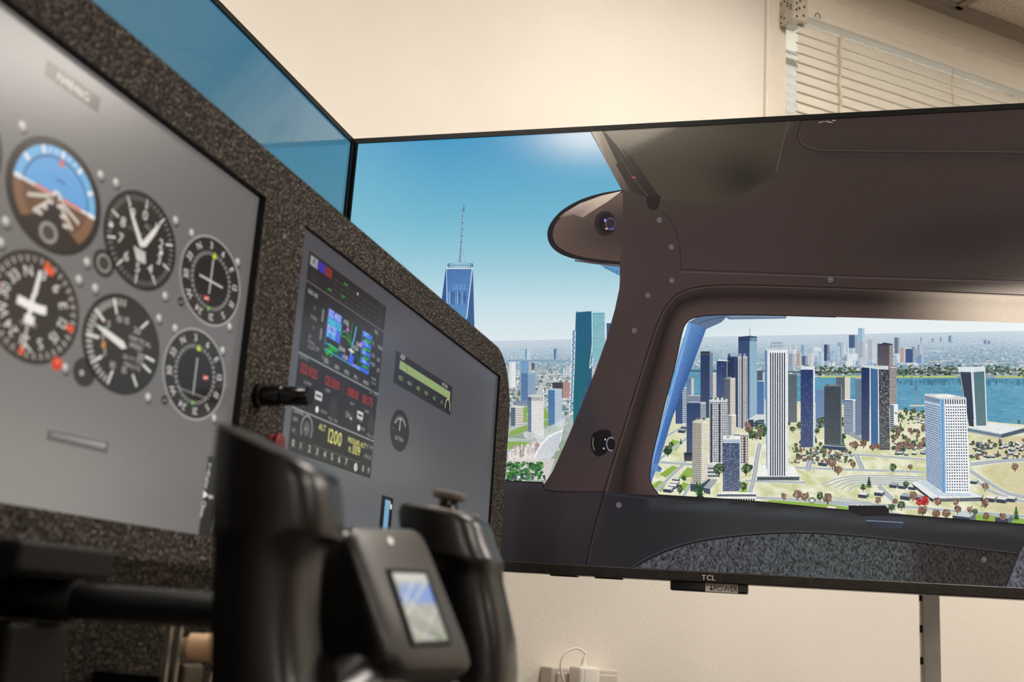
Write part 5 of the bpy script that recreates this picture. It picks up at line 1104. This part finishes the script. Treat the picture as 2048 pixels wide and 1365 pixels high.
S = Sheet(map2); B0_ = RS(0); S.rect(B0_[0], B0_[2], B0_[1], B0_[3], C(35, 31, 31), 1)
rc2(S, B0_, .02, .10, .10, .42, C(150, 148, 150), 3); rc2(S, B0_, .10, .10, .19, .42, C(52, 46, 150), 3); rc2(S, B0_, .19, .10, .27, .42, C(120, 42, 32), 3); tx(S, B0_, 'A', .04, .36, .007, C(60, 58, 60), 4)
for u, v in ((.42, .22), (.24, .78), (.40, .70)): rc2(S, B0_, u, v, u+.045, v+.05, C(44, 150, 50), 3)
for r in range(2):
    for k in range(9): rc2(S, B0_, .30+k*.075, .30+r*.36, .35+k*.075, .36+r*.36, C(56, 53, 54), 3); rc2(S, B0_, .29+k*.075, .46+r*.36, .35+k*.075, .56+r*.36, C(46, 43, 43), 3)
for u, v in ((.08, .78), (.93, .10), (.90, .82)): x, z = un(B0_, u, v); S.ring(x, z, .004, .0032, .7, C(58, 55, 55), 3, 16)
x, z = un(B0_, .60, .28); S.disc(x, z, .0016, .0014, C(206, 204, 202), 4, 10)
S.build('audio_panel', 'screen_panel', sc2)
S = Sheet(map2); B1_ = RS(1); S.rect(B1_[0], B1_[2], B1_[1], B1_[3], K0, 1); S.line([(B1_[0], B1_[3]), (B1_[1], B1_[3])], .0009, C(104, 100, 96), 2)
a, b_, c_, d_ = p2(656, 615), p2(743, 673), p2(736, 752), p2(649, 700)
GB = (a[0]-.001, b_[0]+.001, d_[1], a[1]); GB = ((a[0]+d_[0])/2, (b_[0]+c_[0])/2, (c_[1]+d_[1])/2, (a[1]+b_[1])/2)
rc2(S, GB, 0, 0, 1, 1, C(13, 12, 14), 2); BLU = C(52, 84, 196); CY = C(60, 160, 196); GN = C(40, 214, 50)
rc2(S, GB, 0, 0, .30, .66, C(58, 96, 204), 3); rc2(S, GB, 0, .20, .30, .40, C(44, 128, 186), 4); S.line([un(GB, 0, .68), un(GB, 0, .97), un(GB, .30, .97), un(GB, .30, .66)], .0009, CY, 4); S.line([un(GB, 0, .82), un(GB, .30, .82)], .0008, CY, 4)
for t, v, h, c in (('132.400', .17, .0068, C(206, 206, 236)), ('MARTO', .36, .0064, C(70, 214, 226)), ('112.70', .53, .0068, C(206, 206, 236)), ('117.90', .65, .0064, C(110, 226, 236))): tx(S, GB, t, .02, v, h, c, 5, .92)
tx(S, GB, 'TERM', .07, .92, .0052, GN, 5, 1.1); tx(S, GB, 'GPS', .02, 1.06, .0058, GN, 5, 1.1)
S.line(bez2([un(GB, .62, .02), un(GB, .60, .3), un(GB, .56, .62), un(GB, .57, .95)], 5), .0022, C(84, 170, 214), 4); S.line(bez2([un(GB, .53, .0), un(GB, .52, .35), un(GB, .60, .7)], 5), .0010, C(40, 150, 60), 4)
S.ring(*un(GB, .40, .62), .013, .014, .9, C(36, 140, 56), 4, 20, .2, 2.6); S.line(bez2([un(GB, .32, .45), un(GB, .42, .42), un(GB, .52, .5)], 4), .001, C(40, 160, 50), 4); S.line(bez2([un(GB, .62, .58), un(GB, .74, .8), un(GB, .70, .95)], 4), .001, C(30, 130, 50), 4)
for pts in ([(.56, .72), (.64, .76), (.62, .98), (.52, .99), (.50, .90)], [(.78, .34), (.86, .28), (.88, .42), (.80, .44)], [(.34, .84), (.42, .92), (.36, .98)]): S.poly([un(GB, *q) for q in pts], C(54, 80, 214), 4)
for u, v in ((.44, .20), (.76, .36)): x, z = un(GB, u, v); S.poly([(x-.003, z-.002), (x+.003, z-.002), (x, z+.003)], C(220, 84, 226), 6)
for u, v, t in ((.34, .13, 'KTEB'), (.66, .46, 'KHPN'), (.30, .80, 'KEWR'), (.40, .94, 'KJRB'), (.60, .58, 'KLGA')): tx(S, GB, t, u, v, .0042, C(206, 204, 204), 6, .8)
S.line([un(GB, .50, .66), un(GB, .62, .66)], .0018, WG, 7); S.line([un(GB, .56, .60), un(GB, .56, .74)], .0014, WG, 7)
rc2(S, GB, .78, .0, 1, .10, C(50, 90, 206), 3); S.line([un(GB, .78, .0), un(GB, .78, 1), un(GB, 0, .97)], .0009, CY, 4); S.line([un(GB, 1, 0), un(GB, 1, .95)], .0007, CY, 4)
for i, t in enumerate(('DPT', 'DTK', 'DIS', 'TRK')): rc2(S, GB, .79, .03+.22*i, 1, .14+.22*i, C(54, 98, 208), 4); tx(S, GB, t, .81, .12+.22*i, .0046, C(150, 206, 236), 5, 1); rc2(S, GB, .83, .17+.22*i, .98, .215+.22*i, C(34, 170, 44), 5)
rc2(S, GB, .60, .93, .78, 1, C(120, 130, 226), 4); rc2(S, GB, .78, .90, 1, 1, C(54, 96, 214), 4)
for u, v, t in ((.03, .15, 'GNS 430'), (.11, .33, 'C'), (.09, .47, 'PWR'), (.12, .60, 'V'), (.09, .74, 'ID'), (.15, .86, 'COM'), (.25, .93, 'VLOC')): tx(S, B1_, t, u, v, .0038, GYT if u < .05 else C(140, 138, 136), 4, 1)
rc2(S, B1_, .205, .24, .225, .42, C(120, 116, 114), 4); rc2(S, B1_, .205, .52, .225, .68, C(120, 116, 114), 4)
for u, v in ((.12, .82), (.92, .84)): x, z = un(B1_, u, v); S.disc(x, z, .0125, .0115, C(24, 22, 22), 3, 24); S.ring(x, z, .0105, .0095, .92, C(56, 53, 52), 4, 24); S.text('PUSH', x, z+.0006, .003, C(150, 148, 146), 5, sx=1.2, center=True); S.text('CRSR', x, z-.004, .003, C(130, 128, 126), 5, sx=1.2, center=True)
for i, (u, v, t) in enumerate(((.87, .06, 'RNG'), (.86, .26, 'D'), (.94, .26, 'MENU'), (.86, .44, 'CLR'), (.94, .46, 'ENT'), (.86, .58, 'PUSH'), (.95, .62, 'GPS'))): rc2(S, B1_, u-.01, v-.03, u+.055, v+.07, C(40, 37, 38), 3); tx(S, B1_, t, u, v+.045, .0036, C(166, 164, 162), 5, .9)
for i, t in enumerate(('CDI', 'OBS', 'MSG', 'FPL', 'PROC')): rc2(S, B1_, .27+.125*i, .90+.0*i, .36+.125*i, .97, C(54, 51, 51), 3); tx(S, B1_, t, .285+.125*i, .955, .0036, C(176, 174, 172), 5, 1)
S.build('navigation_unit', 'screen_panel', sc2)
S = Sheet(map2); B2_ = RS(2); S.rect(B2_[0], B2_[2], B2_[1], B2_[3], C(26, 23, 26), 1)
S.line([un(B2_, 0, 0), un(B2_, 1, 0), un(B2_, 1, 1), un(B2_, 0, 1)], .0011, C(150, 156, 154), 3, True); RD = C(176, 40, 40)
for t, u in (('123.925', .04), ('121.500', .32), ('108.10', .60), ('110.75', .80)): tx(S, B2_, t, u, .33, .0085, RD, 4, 1.0)
rc2(S, B2_, .535, .10, .54, .36, C(120, 34, 34), 4); tx(S, B2_, 'BENDIX', .02, .08, .0030, C(130, 128, 126), 4, 1.2); tx(S, B2_, 'NAV COMM', .88, .07, .0022, C(130, 128, 126), 4, 1.2)
for u, v, t in ((.09, .50, 'COMM'), (.33, .46, 'STBY'), (.64, .48, 'NAV'), (.84, .50, 'STBY'), (.08, .92, 'OFF'), (.40, .95, 'PULL 25K'), (.60, .70, 'PULL'), (.60, .76, 'IDENT'), (.90, .95, 'PULL 50'), (.75, .72, 'TIMER'), (.30, .88, 'CHAN'), (.79, .88, 'MODE')): tx(S, B2_, t, u, v, .0030, C(150, 148, 146), 4, 1.15)
for u in (.225, .745):
    rc2(S, B2_, u, .53, u+.075, .68, C(214, 212, 210), 4); rc2(S, B2_, u+.015, .585, u+.06, .625, C(40, 38, 40), 5); x, z = un(B2_, u+.0375, .605); S.poly([(x-.006, z), (x-.002, z+.003), (x-.002, z-.003)], C(40, 38, 40), 6); S.poly([(x+.006, z), (x+.002, z+.003), (x+.002, z-.003)], C(40, 38, 40), 6)
    x, z = un(B2_, u+.035, .86); S.disc(x, z, .0032, .0030, C(222, 220, 218), 5, 16)
for u in (.44, .94): x, z = un(B2_, u, .70); S.disc(x, z, .0105, .0105, C(38, 36, 38), 3, 24); S.disc(x, z, .0070, .0070, C(46, 44, 45), 4, 20)
x, z = un(B2_, .13, .72); S.disc(x, z, .007, .0065, C(40, 38, 39), 3, 18); S.line([(x, z), (x+.003, z+.005)], .0022, C(206, 204, 202), 4); x, z = un(B2_, .68, .75); S.disc(x, z, .006, .006, C(40, 38, 39), 3, 18); S.line([(x-.004, z), (x, z)], .0016, WG, 4)
S.build('radio_unit', 'screen_panel', sc2)
S = Sheet(map2); B3_ = RS(3); S.rect(B3_[0], B3_[2], B3_[1], B3_[3], K0, 1); YL = C(226, 222, 130)
tx(S, B3_, 'ALT', .30, .26, .0056, YL, 4, 1); tx(S, B3_, '1200', .42, .47, .0130, YL, 4, .95); tx(S, B3_, 'PRESSURE ALT', .66, .28, .0050, YL, 4, .92); tx(S, B3_, 'FL', .68, .52, .0052, YL, 4, 1); tx(S, B3_, '009', .73, .53, .0090, YL, 4, .95)
rc2(S, B3_, .27, .06, .855, .66, C(24, 22, 23), 2); S.line([un(B3_, .26, .68), un(B3_, .85, .68)], .0007, C(84, 82, 80), 3)
x, z = un(B3_, .17, .36); S.ring(x, z, .0120, .0125, .84, C(130, 132, 132), 4, 30, -.6, 3.8); S.disc(x, z, .0062, .0066, C(84, 84, 86), 4, 20); S.text('ALT', x, z-.0014, .0026, C(160, 160, 160), 5, sx=1.2, center=True)
tx(S, B3_, 'GARMIN', .015, .10, .0032, C(170, 168, 166), 4, 1.2)
for i, (u, v, t) in enumerate(((.015, .16, 'IDENT'), (.015, .42, 'VFR'), (.885, .10, 'FUNC'), (.945, .10, 'CRSR'), (.885, .38, 'START'), (.945, .38, 'CLR'))): rc2(S, B3_, u, v, u+.055, v+.18, C(52, 50, 51), 3); tx(S, B3_, t, u+.006, v+.12, .0026, C(160, 158, 156), 4, .9)
for i, t in enumerate('01234567'): u = .015+.088*i; rc2(S, B3_, u, .70, u+.062, .92, C(50, 48, 49), 3); tx(S, B3_, t, u+.022, .87, .0060, C(206, 204, 202), 4, 1)
for i, t in enumerate('89'): u = .86+.075*i; rc2(S, B3_, u, .72, u+.055, .92, C(50, 48, 49), 3); tx(S, B3_, t, u+.02, .88, .0056, C(190, 188, 186), 4, 1)
x, z = un(B3_, .79, .84); S.disc(x, z, .0040, .0040, C(206, 204, 202), 4, 18); S.rect(x-.0006, z-.002, x+.0006, z+.002, C(60, 58, 58), 5)
S.build('transponder_unit', 'screen_panel', sc2)
S = Sheet(map2); q = [p2(792, 701), p2(905, 775), p2(901, 832), p2(786, 766)]
A_ = ((q[0][0]+q[3][0])/2, (q[1][0]+q[2][0])/2, (q[2][1]+q[3][1])/2, (q[0][1]+q[1][1])/2)
rc2(S, A_, 0, 0, 1, 1, C(38, 35, 37), 1); rc2(S, A_, .07, .22, .96, .48, C(140, 160, 104), 3); tx(S, A_, 'ADF', .07, .15, .0052, C(196, 194, 192), 4, 1); tx(S, A_, 'KFC 150', .80, .17, .0040, C(196, 194, 192), 4, 1)
for k in range(3): rc2(S, A_, .16+k*.012, .27+k*.06, .17+k*.012, .31+k*.06, C(40, 44, 34), 4)
for i, t in enumerate(('HDG', 'NAV', 'APR', 'REV', 'ALT', 'VS')): rc2(S, A_, .06+.145*i, .66, .14+.145*i, .86, C(30, 28, 30), 3); tx(S, A_, t, .07+.145*i, .80, .0046, C(134, 170, 110), 4, .95)
x, z = un(A_, .93, .78); S.ring(x, z, .0095, .0105, .86, C(190, 206, 160), 4, 22, -.3, 3.44); S.disc(x, z, .0070, .0080, C(26, 24, 26), 4, 20); S.build('autopilot_unit', 'screen_panel', sc2)
S = Sheet(map2); g_ = (1.1483, CZ+.1868, .0281, .0222); U = lambda u, v: (g_[0]+u*g_[2], g_[1]+v*g_[3])
S.disc(g_[0], g_[1], g_[2], g_[3], C(24, 21, 21), 2, 40); S.disc(g_[0], g_[1], g_[2]*.95, g_[3]*.95, C(31, 27, 27), 3, 40)
S.ring(*U(.02, -.02), g_[2]*.62, g_[3]*.62, .93, C(170, 166, 162), 4, 24, .5, 2.7)
for a in range(-62, 64, 14): S.line([pol(U, a, .58), pol(U, a, .74)], .0008, C(180, 176, 172), 5)
S.line([U(-.05, -.02), U(-.05, .62)], .0013, C(216, 212, 208), 6); S.text('SUCTION', *U(-.02, -.48), .0040, C(166, 162, 158), 5, sx=1, center=True); S.line([U(-.94, -.04), U(-.6, -.02)], .0006, C(96, 92, 90), 5)
S.build('suction_gauge', 'screen_panel', sc2)
S = Sheet(map2); q = [p2(762, 988), p2(787, 992), p2(779, 1080), p2(754, 1080)]; A_ = ((q[0][0]+q[3][0])/2+.002, (q[1][0]+q[2][0])/2, M2[2]+.004, q[0][1]-.001)
rc2(S, A_, 0, 0, 1, 1, C(22, 22, 26), 2); rc2(S, A_, .32, .05, .72, 1, C(118, 164, 196), 3); tx(S, A_, 'UP', .62, .12, .0040, C(206, 206, 206), 5, .9); x, z = un(A_, .84, .14); S.disc(x, z, .003, .003, WG, 5, 12); S.build('flap_indicator', 'screen_panel', sc2)

# ------------------------------------------------------------------ control yoke in the foreground, blurred
def ringxy(c, ax, ay, slope=0, n=28, e=3.2):
    o = []
    for j in range(n):
        a = 2*math.pi*j/n; u = math.copysign(abs(math.cos(a))**(2/e), math.cos(a)); v = math.copysign(abs(math.sin(a))**(2/e), math.sin(a))
        o.append(Vector((c.x+u*ax, c.y+v*ay, c.z+slope*v*ay)))
    return o
def horn(X, rows, ax):
    rings = []
    for r in rows:
        py, l, rt = r[:3]; sl = r[3] if len(r) > 3 else 0; k = r[4] if len(r) > 4 else 1
        a, b = on_x(l, py, X), on_x(rt, py, X); c = (a+b)/2
        rings.append(ringxy(c, ax*k, abs(a.y-b.y)/2, sl))
    return rings
XL, XM, XRt = .485, .575, .685
root = on_x(860, 1300, XM)
yk = thing('flight_yoke', (XM, .26, on_x(430, 1222, XM).z), 'black control yoke with two grips and a small colour display in its centre', 'yoke')
# grip nearest the lens
L = [(896, 480, 632, .40, .70), (897, 462, 656, .40, .90), (903, 452, 664, .40, 1), (950, 446, 670, .28), (1010, 444, 672, .16), (1050, 446, 672, .08), (1066, 448, 668, .04), (1078, 450, 652), (1100, 451, 632, 0, .95), (1150, 450, 624, 0, .92), (1230, 447, 620, 0, .92), (1310, 446, 626, 0, .95), (1390, 447, 640), (1450, 452, 670), (1500, 470, 690)]
MB().loft(horn(XL, L, .024)).build('grip', 'black_satin', yk, True, flat_angle=50)
# far grip
Rr = [(1024, 838, 952, .16, .7), (1026, 822, 966, .16, .92), (1030, 814, 972, .16, 1.0), (1046, 808, 977, .14), (1080, 812, 985, .08), (1108, 824, 995, .04), (1122, 836, 1000), (1134, 856, 998, 0, .9), (1160, 872, 999, 0, .85), (1210, 888, 1010, 0, .85), (1276, 905, 1024, 0, .9), (1340, 915, 1027, 0, .95), (1400, 915, 1022), (1450, 900, 1005)]
fg = MB().loft(horn(XRt, Rr, .027)).build('grip', 'black_satin', yk, True, flat_angle=50)
ht = on_x(893, 1030, XRt)
hp = MB().loft([ringxy(ht+Vector((0, -.001, .0005)), .018, .0150, .14), ringxy(ht+Vector((0, -.001, .0030)), .016, .0135, .14)]).build('hat_base', 'hat_grey', fg, True)
hb = on_x(897, 1012, XRt)
n = 48
rings = [[hb+Vector((math.cos(2*math.pi*j/n)*r*(1+(.05 if (j % 4 < 2 and k in (1, 2, 3)) else 0)), math.sin(2*math.pi*j/n)*r*(1+(.05 if (j % 4 < 2 and k in (1, 2, 3)) else 0)), z+.12*math.sin(2*math.pi*j/n)*r)) for j in range(n)] for k, (z, r) in enumerate(((.0030, .0062), (.0040, .0098), (.0058, .0102), (.0078, .0098), (.0088, .0074), (.0082, .003)))]
MB().loft([[hb+Vector((math.cos(2*math.pi*j/16)*r, math.sin(2*math.pi*j/16)*r, z)) for j in range(16)] for z, r in ((-.007, .0085), (-.001, .0062), (.004, .0058))]).build('hat_stem', 'gloss_black', fg, True)
MB().loft(rings).build('hat_switch', 'hat_grey', fg, True)
for px, py, r in ((947, 1036, .0042), (848, 1016, .0030)):
    MB().lathe(on_x(px, py, XRt)+Vector((0, 0, -.001)), (0, -.1, 1), [(-.002, r), (.0020, r), (.0028, r*.7)], 18).build('button', 'hat_grey', fg, True)
# centre body: tilted housing, face plate, display
tl, tr = on_x(700, 1042, .545), on_x(832, 1058, .618); bl_, brr = on_x(783, 1352, .545), on_x(966, 1338, .618)
cen = (tl+tr+bl_+brr)/4; ux = ((tr-tl)+(brr-bl_)).normalized(); uy = ((tl-bl_)+(tr-brr)); uy = (uy-ux*uy.dot(ux)).normalized(); un_ = ux.cross(uy)
def inpl(p): d = p-cen; return (d.dot(ux), d.dot(uy))
cq = [inpl(q) for q in (bl_, brr, tr, tl)]
def cring(k, d, n=48, e=9):
    o = []
    for j in range(n):
        a = 2*math.pi*(j+.5)/n; u = math.copysign(abs(math.cos(a))**(2/e), math.cos(a))*k; v = math.copysign(abs(math.sin(a))**(2/e), math.sin(a))*k
        w = ((1-u)*(1-v)/4, (1+u)*(1-v)/4, (1+u)*(1+v)/4, (1-u)*(1+v)/4)
        o.append(cen+ux*sum(w[i]*cq[i][0] for i in range(4))+uy*sum(w[i]*cq[i][1] for i in range(4))-un_*d)
    return o
hg = ((tl-bl_).length+(tr-brr).length)/4
MB().loft([cring(.93, .0000), cring(.96, .0006), cring(1.0, .0040), cring(1.03, .010), cring(1.06, .022), cring(1.0, .040), cring(.7, .055)]).build('hub_housing', 'black_satin', yk, True, flat_angle=50)
face_ = MB().loft([cring(.915, .0004), cring(.915, -.0006), cring(.90, -.0010)]).build('face_plate', 'yoke_face', yk, True)
dl = [on_x(757, 1154, .568), on_x(834, 1160, .600), on_x(886, 1290, .600), on_x(804, 1296, .568)]
pts = [inpl(p) for p in dl]; dx0, dx1 = (pts[0][0]+pts[3][0])/2, (pts[1][0]+pts[2][0])/2; dy1, dy0 = (pts[0][1]+pts[1][1])/2, (pts[2][1]+pts[3][1])/2
def pl3(x, y, d=0): return cen+ux*x+uy*y+un_*d
b2 = .0022; rim = MB()
for x0, x1, y0, y1 in ((dx0-b2, dx0, dy0-b2, dy1+b2), (dx1, dx1+b2, dy0-b2, dy1+b2), (dx0, dx1, dy0-b2, dy0), (dx0, dx1, dy1, dy1+b2)):
    rim.obox(pl3((x0+x1)/2, (y0+y1)/2, .0016), ux, uy, un_, (x1-x0)/2, (y1-y0)/2, .0009)
dsp = MB().obox(pl3((dx0+dx1)/2, (dy0+dy1)/2, .0010), ux, uy, un_, (dx1-dx0)/2, (dy1-dy0)/2, .0006).build('display', 'tv_glass', yk)
rim.build('display_rim', 'black_plastic', dsp)
def dmap(u, v, Lr): return pl3(dx0+(dx1-dx0)*u, dy1+(dy0-dy1)*v, .0017+Lr*.00003)
S = Sheet(dmap)
def dcol(u, v):
    c = mix(C(150, 156, 150), C(176, 172, 150), vnoise(u*6, v*9)); c = mix(c, C(70, 130, 210), sstep(.50, .40, v)*sstep(.10, .22, v)); c = mix(c, C(92, 128, 74), .8*math.exp(-(((u-.05)/.12)**2+((v-.22)/.08)**2))); c = mix(c, C(110, 150, 84), .8*math.exp(-(((u-.85)/.18)**2+((v-.92)/.08)**2)))
    return mix(c, C(206, 206, 200), .6*sstep(.16, .05, v))
S.field([(0, 0), (1, 0), (1, 1), (0, 1)], lambda u, v: tuple(x*.72 for x in dcol(u, v)), .06, 0)
for a, b in (((.02, .62), (.98, .10)), ((.1, .30), (.95, .98)), ((.0, .52), (.55, .12)), ((.3, .95), (.98, .52)), ((.0, .80), (.6, .98))): S.line([a, b], .028, C(176, 174, 166), 1)
for k in range(14): S.line([(.1+k*.05, .62+k*.012), (.2+k*.05, .86+k*.01)], .012, C(84, 84, 80), 1)
S.build('map_picture', 'screen_small', dsp)
lg = pl3(*inpl(on_x(784, 1081, .578)), .0012)
em = MB().loft([[lg+ux*(math.cos(2*math.pi*j/24)*.0022*k)+uy*(math.sin(2*math.pi*j/24)*.0022*k)+un_*d for j in range(24)] for k, d in ((1, 0), (1, .0005), (.72, .0005), (.72, 0))], cap=False).build('emblem', 'logo_silver', yk, True)
MB().obox(lg+un_*.0003, ux, uy, un_, .0010, .0014, .0002).build('emblem_mark', 'logo_silver', em)
# lower arms joining grips and hub
for X, px in ((XL, 575), (XRt, 950)):
    a = on_x(px, 1430, X); b = cen-uy*hg*.55-un_*.022
    MB().tube(bez([a+Vector((0, 0, .01)), a+(b-a)*.35+Vector((0, .004, -.016)), b], 8), [.022-.004*i/16 for i in range(17)], 20).build('arm', 'black_satin', yk, True)
# shaft and collar
sz = on_x(432, 1222, XM).z; sp0 = on_x(300, 1222, XM)
MB().tube([(XM, PY-.0405, sz), (XM, cen.y+.012, sz)], .0100, 28).build('shaft', 'shaft_black', yk, True)
MB().lathe((XM, cen.y+.050, sz), (0, -1, 0), [(0, .0115), (.004, .0165), (.02, .018), (.045, .020)], 28).build('collar', 'shaft_black', yk, True)
# yoke base fixed to the panel
yb = thing('yoke_base', (XM, PY-.03, sz-.10), 'black yoke mounting block fixed to the carpeted panel at lower left', 'mount')
MB().box((XM-.055, PY-.040, sz+.0125), (XM+.030, PY-.0005, sz+.030), .003).build('upper_block', 'black_plastic', yb)
MB().box((XM-.040, PY-.030, sz-.13), (XM+.012, tilted_board_y(sz-.013)-.0006, sz-.013), .003).build('lower_block', 'black_plastic', yb)
MB().lathe((XM, PY-.040, sz), (0, 1, 0), [(-.001, .0112), (.0, .0118), (.030+tilted_board_y(sz)-PY, .0118)], 26).build('bearing', 'shaft_black', yb, True)
# clear holder with brass-coloured plug, low on the panel
ha = on_y(330, 1330, PY-.03); hbv = on_y(413, 1330, PY-.03)
hz0, hz1 = ha.z-.06, on_y(340, 1266, PY-.03).z
ho = thing('clear_holder', (ha.x, PY-.02, hz0), 'clear plastic holder with cream plug low on the panel beside the yoke', 'holder')
for x in (ha.x, ha.x+.012):
    MB().box((x-.0012, PY-.032, hz0), (x+.0012, PY-.0285, hz1+.004)).build('clear_strip', 'steel_rod', ho)
MB().box((hbv.x-.001, PY-.034, hz0), (hbv.x+.001, PY-.031, on_y(413, 1345, PY-.03).z)).build('clear_strip', 'steel_rod', ho)
pc = on_y(374, 1293, PY-.03)
MB().lathe(pc, (.25, -1, 0), [(-.006, .004), (0, .0060), (.002, .0085), (.018, .0090), (.0185, .0120), (.040, .0126), (.042, .010)], 24).build('plug', 'brass_cream', ho, True)
MB().box((pc.x+.004, PY-.028, pc.z-.040), (pc.x+.030, PY-.014, pc.z-.012), .003).build('plug_block', 'brown_cover', ho)
MB().box((ha.x+.004, PY-.0282, pc.z-.036), (hbv.x-.002, PY-.024, pc.z-.030)).build('cross_bar', 'black_plastic', ho)
MB().box((pc.x+.012, PY-.0138, pc.z-.034), (pc.x+.022, tilted_board_y(pc.z-.022)-.0006, pc.z-.022)).build('standoff', 'black_plastic', ho)
tp = on_y(347, 1178, PY-.025)
MB().tube([tp, tp+Vector((-.002, .0, -.02)), (ha.x+.006, PY-.02, hz1)], .0016, 8).build('wire_stem', 'steel_rod', ho, True)
